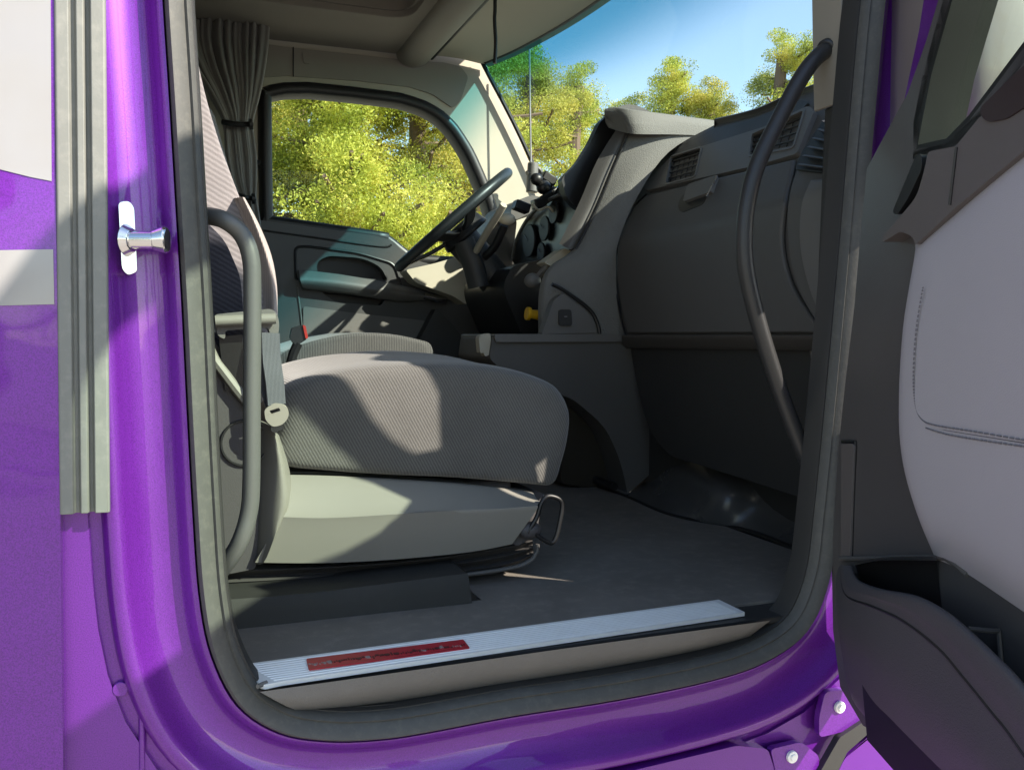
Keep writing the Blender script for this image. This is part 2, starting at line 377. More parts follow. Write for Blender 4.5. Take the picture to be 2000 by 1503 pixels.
# lower outer body, bolts and hinge tabs
panel('lower_skin', [(330, 1640), (1000, 1560), (1440, 1455), (1500, 1462), (1560, 1640), (1400, 2400), (330, 2400)], lambda a, b: Y(a, b, Y0 - .02), (0, .03, 0), M['purple'], truck, r=8, bevel=.004)
for c0, tabp in [((1640, 1380), [(1612, 1350), (1655, 1345), (1690, 1400), (1660, 1425), (1600, 1440), (1600, 1400)]), ((1547, 1477), [(1505, 1462), (1565, 1448), (1600, 1475), (1600, 1560), (1530, 1570)])]:
    tb = panel('hinge_tab', tabp, lambda a, b: Y(a, b, Y0 - .022), (0, .012, 0), M['purple'], truck, r=10, bevel=.002)
    c = Y(*c0, Y0 - .024)
    MB().cyl(c + Vector((0, .004, 0)), c - Vector((0, .003, 0)), .0095, 24).cyl(c, c - Vector((0, .0055, 0)), .0055, 20).build('bolt', M['alu'], tb, bevel=.0012)
panel('front_fairing', [(1610, 1560), (1650, 1480), (1720, 1415), (1760, 1380), (2300, 1380), (2400, 2300), (1560, 2300)], lambda a, b: Y(a, b, Y0 - .01), (0, .03, 0), M['purple'], truck, r=10, bevel=.004)
panel('fairing_edge', [(1580, 1545), (1640, 1440), (1700, 1400), (1740, 1370), (1755, 1382), (1715, 1415), (1655, 1468), (1610, 1560)], lambda a, b: Y(a, b, Y0 - .03), (0, .012, 0), M['dash_dark'], truck, r=4, bevel=.002)
MB().box((.1, -.06, .72), (2.9, .1, .5)).build('chassis_fairing', M['purple'], truck, bevel=.02, smooth=True)

# ---- cab shell
fl = MB().box((-.15, .995, FZ - .02), (2.75, 2.05, .04)); fl.build('floor_pan', M['dash_dark'], truck, smooth=False)
MB().box((-1.5, .95, 2.1), (.03, 2.1, 1.7)).build('rear_wall', M['liner'], truck, smooth=False)
MB().box((-.83, Y0 + .06, 2.1), (1.35, .03, 1.7)).build('side_lining', M['liner'], truck, smooth=False)
MB().box((-.2, .95, 3.02), (2.95, 2.2, .05)).build('cab_roof', M['purple'], truck, bevel=.02)
MB().box((1.28, .97, 1.6), (.03, 2.1, .62)).build('firewall', M['dash_dark'], truck, smooth=False)

# headliner with hatch recess
def zz(a, b): return Z(a, b, RZ)
hx0, hx1, hy0, hy1 = -.6, .735, .45, 1.63
hc = [(hx0, hy0), (hx1, hy0), (hx1, hy1), (hx0, hy1)]
hl = MB().prism([Vector((x, y, RZ)) for x, y in [(-1.48, 0), (.84, 0), (.84, 1.99), (-1.48, 1.99)]], (0, 0, .03), [[Vector((*p, RZ)) for p in rc([(x, y, .09) for x, y in hc], .09)]])
hl = hl.build('headliner', M['liner'], truck, bevel=.004)
hb_ = [Vector((*p, RZ + .02)) for p in rc([(x, y, .09) for x, y in hc], .09)]
MB().sweep(hb_, [(-.01, 0), (.01, 0), (.01, .16), (-.01, .16)], True, ref=(0, 0, 1)).build('hatch_wall', M['liner'], hl)
MB().prism([Vector((x, y, RZ + .16)) for x, y in [(hx0 - .05, hy0 - .05), (hx1 + .05, hy0 - .05), (hx1 + .05, hy1 + .05), (hx0 - .05, hy1 + .05)]], (0, 0, .01)).build('hatch_panel', M['liner'], hl)
# rounded beam across the cab + front header
bmx = [(.78, .03), (.775, -.005), (.79, -.03), (.83, -.043), (.87, -.035), (.893, -.015), (.9, .03)]
vs = MB(); yy = [.0, .7, 1.4, 1.9, 1.985]
rows = [[Vector((x, y, RZ + z)) for x, z in bmx] for y in yy]
vs.loft(rows, 3, 1).build('header_beam', M['wall_trim'], truck, ang=80)
MB().tube([Vector((.908, y, RZ - .002)) for y in (0.0, 1.0, 1.985)], .007, 8).build('header_seam', M['black'], truck)
wt = [(1.10, 1.97), (1.16, 1.75), (1.21, 1.4), (1.225, 1.0), (1.215, .6), (1.17, .25), (1.10, .03)]   # windshield top
wb = [(1.42, 1.97), (1.56, 1.7), (1.68, 1.35), (1.72, 1.0), (1.68, .6), (1.55, .25), (1.42, .02)]
hd = MB().loft([[Vector((.915, y, RZ + .004)) for x, y in wt], [Vector(((x + .915) / 2, y, RZ + .003)) for x, y in wt], [Vector((x + .03, y, RZ - .012)) for x, y in wt]], 4, 4, thick=(0, 0, .02))
hd.build('front_header', M['beige'], truck, ang=60)
# windshield
zt, zb = RZ - .005, 2.14
W = lambda f: [Vector((a[0] * (1 - f) + b[0] * f + .02 * math.sin(math.pi * f), a[1] * (1 - f) + b[1] * f, zt * (1 - f) + zb * f)) for a, b in zip(wt, wb)]
ws = MB().loft([W(0), W(.33), W(.66), W(1)], 4, 4).build('windshield', M['windshield'], truck, ang=80)
rim = cr(W(0), 6) + [p for p in [W(.33)[-1], W(.66)[-1]]] + cr(W(1)[::-1], 6) + [W(.66)[0], W(.33)[0]]
MB().tube(rim, .008, 8, closed=True, sm=3).build('windshield_seal', M['black'], ws)
# clips hanging on the header's edge and scratch of the antenna lead
# ---- driver's side wall and door
win = [(513, 176, 26), (600, 170, 0), (700, 180, 0), (800, 193, 40), (868, 225, 40), (915, 290, 40), (958, 390, 30), (975, 460, 10), (960, 520, 10), (800, 512, 12), (775, 492, 20), (745, 468, 14), (516, 436, 12)]
wl = [Y(a, b, YW) for a, b in rc(win, 20)]
top = Z(950, 132, RZ)
wallp = [Vector((x, YW, z)) for x, z in [(-1.48, FZ), (1.27, FZ), (1.44, 2.14), (1.115, RZ + .02), (-1.48, RZ + .02)]]
wall = MB().prism(wallp, (0, .05, 0), [wl]).build('driver_side_wall', M['beige'], truck, bevel=.004)
up = MB().prism([Y(a, b, YW - .006) for a, b in rc([(430, 60), (480, 80), (560, 92), (800, 118), (868, 122), (900, 130), (915, 150), (900, 196), (885, 212), (845, 184), (800, 170), (700, 158), (560, 148), (505, 152), (430, 200)], 8)], (0, .005, 0)).build('upper_side_trim', M['wall_trim'], wall, bevel=.002)
MB().tube([Y(a, b, YW - .008) for a, b in [(573, 92), (573, 150)]], .002, 6).build('trim_joint', M['black'], wall)
MB().prism([Y(a, b, YW - .01) for a, b in rc([(590, 102), (606, 103), (606, 124), (594, 124)], 3)], (0, .006, 0)).build('coat_hook', M['wall_trim'], wall, bevel=.002)
MB().sweep(cr(wl[::2], 2, True), [(-.028, -.02), (-.02, -.028), (.0, -.03), (.012, -.02), (.018, .0), (.02, .05), (-.03, .05)] , True, ref=(0, 1, 0)).build('window_seal', M['black'], wall, ang=50)
MB().prism([Vector((p.x, YW + .03, p.z)) for p in wl], (0, .005, 0)).build('window_pane', M['glass_far'], wall)
# driver's door trim
YD = 1.93
yd = lambda a, b: Y(a, b, YD)
dt = panel('driver_door', [(508, 430, 6), (740, 461, 14), (768, 470, 10), (800, 505, 6), (930, 540, 10), (960, 720), (960, 1200), (440, 1200), (440, 420)], yd, (0, .06, 0), M['door_far'], truck,
           holes=[[(618, 512, 14), (640, 499, 14), (710, 504, 20), (745, 522, 14), (757, 548, 8), (620, 533, 8)], [(628, 570, 3), (752, 583, 3), (745, 597, 8), (655, 590, 12)]], r=6, bevel=.003)
MB().prism([Y(a, b, YD + .055) for a, b in [(600, 480), (780, 480), (780, 610), (600, 610)]], (0, .005, 0)).build('door_recess', M['black'], dt)
loop = rc([(578, 545, 4), (576, 482, 12), (600, 481, 12), (700, 494, 20), (770, 515, 14), (785, 560, 8)], 10)
MB().tube([Y(a, b, YD - .001) for a, b in loop], .005, 8, sm=0).build('trim_groove', M['black'], dt)
MB().tube([Y(a, b, YD - .001) for a, b in [(515, 450), (600, 462), (740, 481), (765, 478)]], .0035, 8).build('trim_joint', M['black'], dt)
arm = MB().loft([[Y(a, b, YD - .01) for a, b in [(584, 527), (660, 535), (780, 556), (830, 570)]], [Y(a, b, YD - .05) for a, b in [(586, 545), (660, 551), (780, 570), (832, 578)]], [Y(a, b, YD - .03) for a, b in [(592, 563), (660, 571), (780, 588), (832, 586)]]], 3, 4, thick=(0, .03, 0)).build('armrest', M['dash_light'], dt, ang=60)
MB().tube([Y(a, b, YD - .045) for a, b in [(828, 577), (850, 583), (872, 585)]], .014, 12).build('door_handle', M['chrome'], dt)
panel('lower_panel', [(592, 598), (700, 612), (850, 628), (900, 700), (900, 1000), (596, 1000)], lambda a, b: Y(a, b, YD - .006), (0, .005, 0), M['dash_light'], dt, r=6, bevel=.002)
MB().tube([Y(a, b, YD - .002) for a, b in [(580, 560), (590, 640), (596, 760)]], .003, 8).build('trim_groove', M['dash_light'], dt)
panel('driver_lower_dash', [(852, 600, 8), (890, 640, 6), (960, 740), (1000, 900), (840, 1000), (800, 700)], lambda a, b: Y(a, b, 1.86), (0, .06, 0), M['dash_dark'], truck, r=8)

# ---- sill
sillz = 1.312
sc = panel('scuff_plate', [(463, 1298, 10), (1404, 1170, 2), (1456, 1195, 3), (548, 1330, 8), (512, 1338, 10)], lambda a, b: Z(a, b, sillz), (0, 0, -.006), M['alu'], truck, bevel=.0012, r=4)
g = MB()
for k in range(9):
    f = (k + .7) / 9.6
    a0 = (466 + f * 60, 1299 + f * 34); a1 = (1406 + 46 * f, 1172 + 22 * f)
    p, q = Z(*a0, sillz), Z(*a1, sillz); p = p + (q - p) * .012; q = p + (q - p) * .985
    g.sweep([p, q], [(-.0013, .0), (-.0008, .0009), (.0008, .0009), (.0013, .0)], ref=(0, 0, 1))
g.build('tread_rib', M['alu'], sc)
rd = panel('red_marker', [(598, 1287), (905, 1249), (918, 1266), (603, 1309)], lambda a, b: Z(a, b, sillz + .0012), (0, 0, .0012), M['red'], sc, r=3, bevel=.0004)
g = MB(); u0, u1, v0 = Z(600, 1297, sillz + .0026), Z(911, 1258, sillz + .0026), None
dx = (u1 - u0); L = dx.length; dx.normalize(); dy = Vector((0, 0, 1)).cross(dx)
g2 = MB()
for k in range(34):
    f = (k + .5) / 34; wd = L / 34 * random.uniform(.3, .8)
    tgt = g2 if (k < 6 and random.random() < .6) or random.random() < .2 else g
    if k > 0: tgt.box(u0 + dx * (L * k / 34), (.0012, .006, .0007), Matrix((dx, dy, Vector((0, 0, 1)))).transposed())
    c = u0 + dx * (L * f) + dy * random.uniform(-.004, .004)
    tgt.box(c, (wd, random.uniform(.003, .011), .0008), Matrix((dx, dy, Vector((0, 0, 1)))).transposed())
g.build('marker_pattern', surf('marker_dark', (.09, .008, .015), .4), sc); g2.build('marker_pattern', surf('marker_light', (.36, .25, .24), .4), sc)
MB().prism([Vector((x, y, sillz - .0075)) for x, y in [(.09, -.084), (.93, -.084), (.97, .06), (.04, .06)]], (0, 0, -.01)).build('sill_cover', M['dash_dark'], truck, bevel=.002)
sf = MB().loft([[Z(a, b, sillz - .004) for a, b in [(508, 1350), (800, 1309), (1100, 1266), (1350, 1232), (1505, 1211)]],
                [Z(a, b, sillz - .03) for a, b in [(560, 1378), (830, 1335), (1110, 1293), (1330, 1262), (1470, 1238)]],
                [Z(a, b, sillz - .06) for a, b in [(600, 1395), (850, 1357), (1120, 1316), (1320, 1283), (1450, 1258)]]], 4, 3, thick=(0, .01, -.004)).build('sill_step', M['sill'], truck, ang=60)
MB().prism([Y(a, b, Y0 + .02) for a, b in [(420, 1290), (560, 1390), (1200, 1340), (1560, 1215), (1640, 1300), (1000, 1480), (420, 1500)]], (0, .01, 0)).build('sill_lower', M['dash_dark'], truck)
MB().tube([Z(a, b, sillz) for a, b in [(503, 1340), (513, 1335), (521, 1332)]], .003, 8).build('sill_clip', M['dash_light'], truck)
MB().tube([Y(a, b, -.085) for a, b in [(1458, 1256), (1468, 1253)]], .003, 8).build('sill_clip', M['alu'], truck)

# ---- grab handles
gh = MB().tube([Y(a, b, y) for a, b, y in [(372, 420, .03), (400, 421, -.0), (438, 430, -.03), (472, 458, -.03), (490, 505, -.03), (493, 580, -.03), (492, 760, -.03), (491, 930, -.03), (486, 1000, -.03), (468, 1058, -.03), (438, 1105, -.015), (400, 1150, .03)]], .0115, 16, sm=8).build('grab_handle', surf('light_handle', (.11, .112, .108), .38, bump=.15, bscale=500), truck)
gh = MB().tube([Y(a, b, y) for a, b, y in [(1668, 70, .03), (1638, 88, -.0), (1600, 108, -.02), (1565, 152, -.03), (1522, 232, -.03), (1482, 315, -.03), (1462, 385, -.03), (1454, 455, -.03), (1458, 530, -.03), (1480, 625, -.03), (1512, 730, -.03), (1545, 822, -.03), (1578, 905, -.03), (1603, 970, -.02), (1622, 1020, .02)]], .0135, 16, sm=8).build('grab_handle', M['handle'], truck)
MB().cyl(Y(1612, 99, -.016), Y(1642, 84, .002), .0175, 18, .019).build('handle_end', M['handle'], gh, bevel=.003)
# front pillar inner trim
panel('pillar_trim', [(1640, -200, 0), (1668, -200, 0), (1664, 120, 0), (1660, 196, 6), (1646, 200, 6), (1644, 100, 0)], lambda a, b: Y(a, b, Y0 + .05), (0, .07, 0), M['wall_trim'], truck, r=4)
panel('pillar_cover', [(1652, 200), (1668, 190), (1700, -200), (1760, -200), (1740, 300), (1700, 700), (1680, 1000), (1700, 1500), (1620, 1200), (1618, 1000), (1622, 900), (1635, 600)], lambda a, b: Y(a, b, Y0 + .05), (0, .05, 0), M['dash_dark'], truck, r=4)

# ============================================================ DASHBOARD
def K(a, b, off=0.0): return pl(a, b, (1, -.07, 0), 1.10 - off)
k_ = lambda off: (lambda a, b: K(a, b, off))
KX = Vector((1, -.07, 0)).normalized()
N2 = Vector((1, -.07, -.65)); KN = N2.normalized()
def K2(a, b, off=0.0): return pl(a, b, N2, -.2 - off * 1.19)
def KB(a, b, off=0.0):
    p, q = K(a, b, off), K2(a, b, off); return p if (p - CAM).length > (q - CAM).length else q
def k2(off): return lambda a, b: K2(a, b, off)
def skin(L_, R_, off, th, m_=10, n=5):
    l = cr([Vector((*p, 0)) for p in L_], n); r = cr([Vector((*p, 0)) for p in R_], n)
    return MB().loft([[KB(*(p.lerp(q, f / m_)).xy, off) for f in range(m_ + 1)] for p, q in zip(l, r)], 1, 1, thick=KX * th)
dash = skin([(1396, 244), (1303, 299), (1243, 384), (1206, 470), (1198, 520), (1204, 590), (1226, 662)], [(1660, 154), (1662, 250), (1664, 330), (1666, 430), (1668, 520), (1668, 600), (1668, 662)], 0, .05).build('dashboard', M['dash'], truck)
# side of the instrument binnacle, soft skin
L = [(1238, 236), (1200, 322), (1168, 400), (1126, 484), (1080, 520), (1060, 565), (1058, 654)]
Rr = [(1400, 243), (1306, 297), (1246, 382), (1209, 468), (1203, 520), (1207, 588), (1230, 658)]
rows = []
for i, (l, r) in enumerate(zip(L, Rr)):
    a = Y(*l, 1.03); b = Y(*r, .985); row = []
    for f in (0, .25, .55, .85, 1):
        row.append(a.lerp(b, f) + Vector((0, -.012, 0)) * math.sin(math.pi * f))
    rows.append(row)
bs = MB().loft(rows, 4, 5, thick=(.0, .025, 0)).build('binnacle_side', M['dash_soft'], dash, ang=70)
# lip of the binnacle
lip = MB().loft([[Y(a, b, 1.045) for a, b in [(1238, 240), (1201, 324), (1168, 402), (1124, 486)]],
                 [Y(a, b, 1.035) for a, b in [(1228, 240), (1190, 320), (1156, 398), (1112, 486)]],
                 [Y(a, b, 1.06) for a, b in [(1208, 246), (1166, 314), (1134, 390), (1092, 476)]]], 5, 4, thick=(.02, .03, 0)).build('binnacle_lip', M['dash'], dash, ang=60)
MB().tube([Y(a, b, 1.02) for a, b in [(1238, 240), (1200, 324), (1168, 402), (1125, 486)]], .0028, 8).build('lip_groove', M['black'], dash)
panel('hood_lining', [(1190, 222, 4), (1238, 240, 4), (1212, 300), (1176, 380), (1150, 420, 6), (1122, 402, 6), (1106, 384), (1096, 350, 6), (1128, 318, 8), (1152, 280, 8), (1172, 238, 8)], lambda a, b: Y(a, b, 1.13), (0, .03, 0), M['black'], dash, r=6)
# hood over the gauges
hl_ = [(1192, 216, 1.08), (1178, 232, 1.15), (1158, 268, 1.24), (1135, 306, 1.33), (1108, 348, 1.43), (1070, 395, 1.58), (1030, 425, 1.80)]
r0 = [Y(a, b, y) for a, b, y in hl_]
r00 = [p + Vector((.012, 0, .008)) for p in r0]
r1 = [p + Vector((.12, 0, .012)) for p in r0]; r2 = [p + Vector((.42, 0, -.16)) for p in r0]
MB().loft([r0, r00, r1, r2], 5, 5, thick=(.012, 0, -.02)).build('gauge_hood', M['dash_dark'], dash, ang=60)
# top skin running from the hood to the dash edge, then forward to the glass
t0_ = [Y(1180, 219, 1.09), Y(1200, 216, 1.06), Y(1238, 222, 1.0), Y(1318, 232, .985), Y(1404, 243, .985)]
t00 = [Y(1186, 232, 1.09), Y(1212, 240, 1.03), Y(1242, 244, .985), Y(1318, 245, .98), Y(1404, 249, .98)]
tk = MB().loft([t00, t0_, [p + Vector((.03, .02, .012)) for p in t0_], [Vector((min(p.x + .2, 1.62), p.y + .1, p.z - .03)) for p in t0_]], 4, 4, thick=(0.004, .0, -.025)).build('binnacle_top', M['dash_soft'], dash, ang=60)
e0_ = [KB(1396, 244), KB(1480, 222), KB(1560, 186), KB(1655, 154)]
tp = MB().loft([e0_, [p + Vector((.02, 0, .008)) for p in e0_], [Vector((1.66, .95, 2.2)), Vector((1.62, .6, 2.2)), Vector((1.56, .35, 2.2)), Vector((1.50, .2, 2.2))]], 4, 4, thick=(0, 0, -.03)).build('dash_top', M['dash_dark'], dash, ang=60)
MB().box((1.5, 1.2, 2.08), (.42, 1.55, .06)).build('dash_cowl', M['dash_dark'], dash, bevel=.01)
# upper passenger face : dark band, grey strip with vents, glove box lid
panel('dash_band', [(1300, 300, 4), (1392, 252, 4), (1480, 228, 4), (1560, 194, 10), (1580, 200, 6), (1562, 216, 6), (1490, 252), (1310, 312, 4)], k2(.006), KN * .01, M['dash_dark'], dash, r=6, bevel=.003)
strip = panel('dash_strip', [(1312, 304, 4), (1490, 248, 6), (1578, 206, 8), (1590, 215, 6), (1556, 300, 8), (1480, 322, 8), (1262, 372, 6), (1256, 362, 4)], k2(.012), KN * .02, M['dash_light'], dash,
              holes=[[(1310, 306, 5), (1371, 287, 5), (1358, 345, 5), (1299, 361, 5)], [(1468, 262, 6), (1572, 214, 5), (1550, 288, 6), (1462, 306, 6)]], r=8, bevel=.003)
for (q, sl) in [([(1310, 306), (1371, 287), (1358, 345), (1299, 361)], 5), ([(1468, 262), (1572, 214), (1550, 288), (1462, 306)], 5)]:
    v = MB().prism([K2(a, b, -.012) for a, b in q], KN * .005).build('air_vent', M['black'], dash)
    m_ = MB(); A, B, C, E = [Vector(p) for p in q]
    for i in range(1, sl):
        f = i / sl; p = A.lerp(E, f); r_ = B.lerp(C, f); m_.tube([K2(p.x, p.y, .004), K2(r_.x, r_.y, .004)], .0022, 6, sm=0)
    for i in range(1, sl + 1):
        f = i / (sl + 1); p = A.lerp(B, f); r_ = E.lerp(C, f); m_.tube([K2(p.x, p.y, .0), K2(r_.x, r_.y, .0)], .0018, 6, sm=0)
    m_.build('vent_slats', M['dash_dark'], v)
    rr_ = [K2(p.x, p.y, .012) for p in rc([(a, b, 6) for a, b in q], 6)]
    MB().sweep(rr_, [(-.003, -.002), (.003, -.002), (.003, .003), (-.003, .003)], True, ref=KN).build('vent_frame', M['dash_light'], v)
gl = skin([(1262, 382), (1234, 412), (1213, 458), (1205, 520), (1212, 592), (1226, 651)], [(1548, 312), (1542, 342), (1531, 395), (1525, 480), (1548, 566), (1606, 650)], .013, .012).build('glove_box', M['dash'], dash, bevel=.004, ang=60)
MB().tube([KB(a, b, .011) for a, b in [(1262, 379), (1236, 406), (1213, 450), (1201, 520), (1208, 594), (1222, 654)]], .003, 6).build('panel_gap', M['black'], dash)
lt = panel('glove_latch', [(1342, 360, 6), (1400, 341, 5), (1388, 374, 4), (1333, 394, 5)], k2(.022), KN * .012, M['dash_light'], gl, r=4, bevel=.002)
panel('latch_recess', [(1322, 400, 8), (1333, 380, 4), (1386, 368, 5), (1374, 398, 8), (1330, 416, 8)], k2(.014), KN * .004, M['black'], gl, r=4, bevel=.001)
MB().tube([K2(1401, 343, .024), K2(1380, 384, .024)], .0016, 8).build('latch_edge', M['chrome'], gl)
# dash end panel and its demister vent
de = skin([(1614, 226), (1578, 296), (1550, 350), (1538, 425), (1548, 525), (1578, 600), (1618, 655)], [(1652, 205), (1652, 290), (1652, 360), (1652, 430), (1652, 530), (1652, 600), (1652, 655)], .02, .012, 6).build('dash_end_panel', M['dash'], dash, ang=60)
skin([(1584, 352), (1566, 400), (1563, 480), (1582, 566), (1612, 636)], [(1636, 346), (1638, 400), (1640, 480), (1640, 566), (1640, 642)], .028, .006, 6).build('end_pad', M['dash_light'], de, ang=60)
MB().box((1.2, -.01, 1.95), (.14, .07, .45)).build('dash_end_filler', M['dash_dark'], de)
dm = panel('demister_vent', [(1632, 216, 5), (1634, 338, 5), (1552, 330, 6), (1566, 296, 6), (1610, 232, 5)], k2(.027), KN * .01, M['black'], de, r=4, bevel=.001)
m_ = MB()
for i in range(6):
    y1 = 240 + i * 17; x0 = 1609 - i * 9.5
    m_.sweep([K2(x0, y1 - 4, .032), K2(1633, y1 + 5, .032)], [(-.003, -.004), (.002, -.001), (.003, .003), (-.002, .002)], ref=KN)
m_.build('vent_slats', M['dash'], dm)
# waist shelf, lower panel, console
lo = panel('lower_panel', [(1228, 662, 4), (1645, 662, 0), (1640, 1000, 0), (1592, 980, 6), (1500, 950, 20), (1400, 918, 20), (1310, 890, 10), (1272, 850, 40), (1250, 780, 40)], k_(-.035), KX * .02, M['dash_dark'], dash, r=10, bevel=.008, seg=3)
sh = MB().loft([[K(a, b, .016) for a, b in [(1215, 654), (1400, 654), (1560, 654), (1650, 654)]], [K(a, b, .020) for a, b in [(1215, 658), (1400, 658), (1560, 658), (1650, 658)]], [K(a, b, -.02) for a, b in [(1215, 680), (1400, 682), (1560, 684), (1650, 686)]]], 2, 3, thick=(.03, 0, 0)).build('waist_ledge', M['dash'], dash, ang=60)
MB().tube([K(a, b, -.034) for a, b in [(1582, 664), (1590, 720), (1604, 800), (1612, 860)]], .003, 8).build('panel_joint', M['dash_light'], lo)
cs = panel('console', [(962, 657, 8), (1240, 657, 0), (1246, 700, 0), (1256, 790, 20), (1275, 850, 20), (1312, 888, 0), (1226, 964, 4), (1212, 900, 30), (1182, 832, 30), (1118, 778, 20), (1000, 740, 10), (956, 700, 8)], lambda a, b: Y(a, b, .99), (0, .28, 0), M['dash'], dash, r=10, bevel=.008, seg=3)
panel('console_top', [(966, 652, 6), (1238, 652, 2), (1240, 667, 3), (968, 668, 5)], lambda a, b: Y(a, b, .978), (0, .3, 0), M['dash_light'], cs, r=4, bevel=.003)
panel('heater_box', [(1098, 740), (1180, 800, 30), (1216, 880, 20), (1228, 962, 6), (1096, 945)], lambda a, b: Y(a, b, 1.1), (0, .2, 0), surf('heater_box', (.03, .024, .016), .5), cs, r=10, bevel=.008)
panel('console_latch', [(935, 655, 8), (958, 650, 6), (960, 690, 6), (948, 697, 5), (944, 688, 3), (938, 690, 4)], lambda a, b: Y(a, b, 1.0), (0, .03, 0), M['beige'], cs, r=4, bevel=.002)
swp = panel('switch_panel', [(1058, 652, 2), (1082, 585, 8), (1100, 572, 8), (1150, 610, 20), (1166, 650, 3)], lambda a, b: Y(a, b, .985), (0, .03, 0), M['dash_light'], dash, r=6, bevel=.002)
MB().tube([Y(a, b, .985) for a, b in [(1078, 555), (1100, 566), (1150, 603), (1166, 630), (1171, 652)]], .0055, 8).build('panel_groove', M['black'], dash)
sw_ = panel('rocker_switch', [(1092, 604, 6), (1116, 604, 6), (1118, 636, 6), (1092, 636, 6)], lambda a, b: Y(a, b, .978), (0, .01, 0), M['dash_dark'], dash, r=6, bevel=.003)
MB().box(Y(1105, 618, .976), (.008, .002, .002)).build('switch_mark', M['white'], sw_)
# heater duct along the floor
du = MB().loft([[K(a, b, o) for a, b, o in [(1318, 876, -.15), (1370, 890, -.13), (1430, 912, -.14), (1500, 934, -.17), (1612, 970, -.19)]],
                [K(a, b, o) for a, b, o in [(1288, 912, -.115), (1345, 930, -.075), (1412, 952, -.06), (1492, 974, -.135), (1612, 1012, -.165)]],
                [K(a, b, o) for a, b, o in [(1256, 942, -.095), (1322, 966, -.055), (1395, 988, -.035), (1478, 1008, -.11), (1610, 1050, -.145)]],
                [Z(a, b, FZ + .012) for a, b in [(1222, 966), (1298, 1000), (1378, 1020), (1470, 1036), (1604, 1086)]]], 5, 5, thick=(.02, 0, -.01)).build('heater_duct', M['duct'], dash, ang=80)
MB().tube([Z(a, b, FZ + .008) for a, b in [(1105, 925), (1150, 945), (1222, 970), (1290, 1000), (1345, 1016), (1462, 1038), (1600, 1092)]], .007, 8).build('duct_edge', M['black'], dash)
MB().tube([Z(a, b, FZ + .03) for a, b in [(1110, 905), (1135, 922), (1165, 938), (1200, 950)]], .012, 8).build('floor_bracket', M['black'], dash)
# instrument cluster
gp_ = lambda o: (lambda a, b: X(a, b, 1.14 - o))
gc = panel('gauge_cluster', [(1112, 356, 10), (1150, 400, 4), (1120, 476, 6), (1108, 492, 6), (1012, 528, 6), (995, 500, 10), (1018, 440, 20), (1060, 392, 20)], gp_(0), (.03, 0, 0), M['black'], dash, r=8, bevel=.003)
MB().tube([X(a, b, 1.12) for a, b in [(1000, 508), (1008, 470), (1030, 428), (1060, 398), (1092, 380)]], .006, 8).build('bezel', M['dash_light'], gc)
MB().tube([X(a, b, 1.12) for a, b in [(1012, 526), (1050, 514), (1085, 494)]], .005, 8).build('bezel', M['dash_light'], gc)
for (a, b, r_) in [(1036, 470, .055), (1066, 446, .04), (1084, 415, .035), (1060, 492, .03)]:
    c = X(a, b, 1.132); g = MB().cyl(c, c - Vector((.008, 0, 0)), r_, 28).build('gauge', M['gauge'], gc, bevel=.002)
    t_ = MB()
    for k in range(0):
        an = -2.2 + k * .55; p = c + Vector((-.010, math.sin(an) * r_ * .75, math.cos(an) * r_ * .75)); t_.box(p, (.001, .003, r_ * .16), Matrix.Rotation(-an, 3, 'X'))
    t_.tube([c + Vector((-.011, 0, 0)), c + Vector((-.011, r_ * .5, r_ * .4))], .0015, 6, sm=0)
    t_.build('dial_marks', surf('dial_white', (.16, .18, .2), .4), g)
kn = MB(); kn.cyl(Y(1028, 612, 1.12), Y(1035, 613, 1.12), .019, 20).cyl(Y(1034, 613, 1.12), Y(1062, 616, 1.12), .012, 16, .016)
kn.build('brake_knob', M['yellow'], dash, bevel=.002)
kk = MB().ball(Y(1040, 548, 1.15), (.025, .022, .022)).tube([Y(1045, 545, 1.15), Y(1062, 525, 1.13), Y(1078, 508, 1.12)], .008, 8)
kk.build('key_switch', M['dash_light'], dash)
panel('knee_panel', [(1085, 500, 20), (1120, 488, 10), (1100, 560), (1060, 600), (1062, 655), (1020, 655), (980, 560, 30), (1000, 520, 10)], lambda a, b: Y(a, b, 1.3), (0, .4, 0), M['black'], dash, r=8)
MB().prism([Y(a, b, 1.1) for a, b in rc([(1062, 512, 4), (1102, 484, 6), (1120, 492, 4), (1076, 520, 4)], 5)], (0, .06, 0)).build('vent_cap', M['beige'], dash, bevel=.003)
# left end of the dash beyond the wheel
panel('driver_dash_pad', [(1008, 392, 16), (1040, 380, 12), (1078, 392, 10), (1066, 412, 6), (1030, 418, 20), (1006, 432, 16), (996, 415, 8)], lambda a, b: Y(a, b, 1.62), (0, .3, 0), M['dash'], dash, r=8, bevel=.006)
panel('driver_dash_end', [(945, 455), (985, 400, 8), (1010, 430, 8), (1000, 520), (960, 560), (930, 500, 10)], lambda a, b: Y(a, b, 1.78), (0, .16, 0), M['dash_light'], dash, r=8, bevel=.006)
panel('knee_bolster', [(792, 527, 6), (850, 514, 10), (905, 498, 10), (935, 482, 6), (952, 520), (950, 560, 6), (912, 596, 8), (885, 578, 10), (812, 552, 8)], lambda a, b: Y(a, b, 1.80), (0, .1, 0), M['beige'], dash, r=8, bevel=.006)
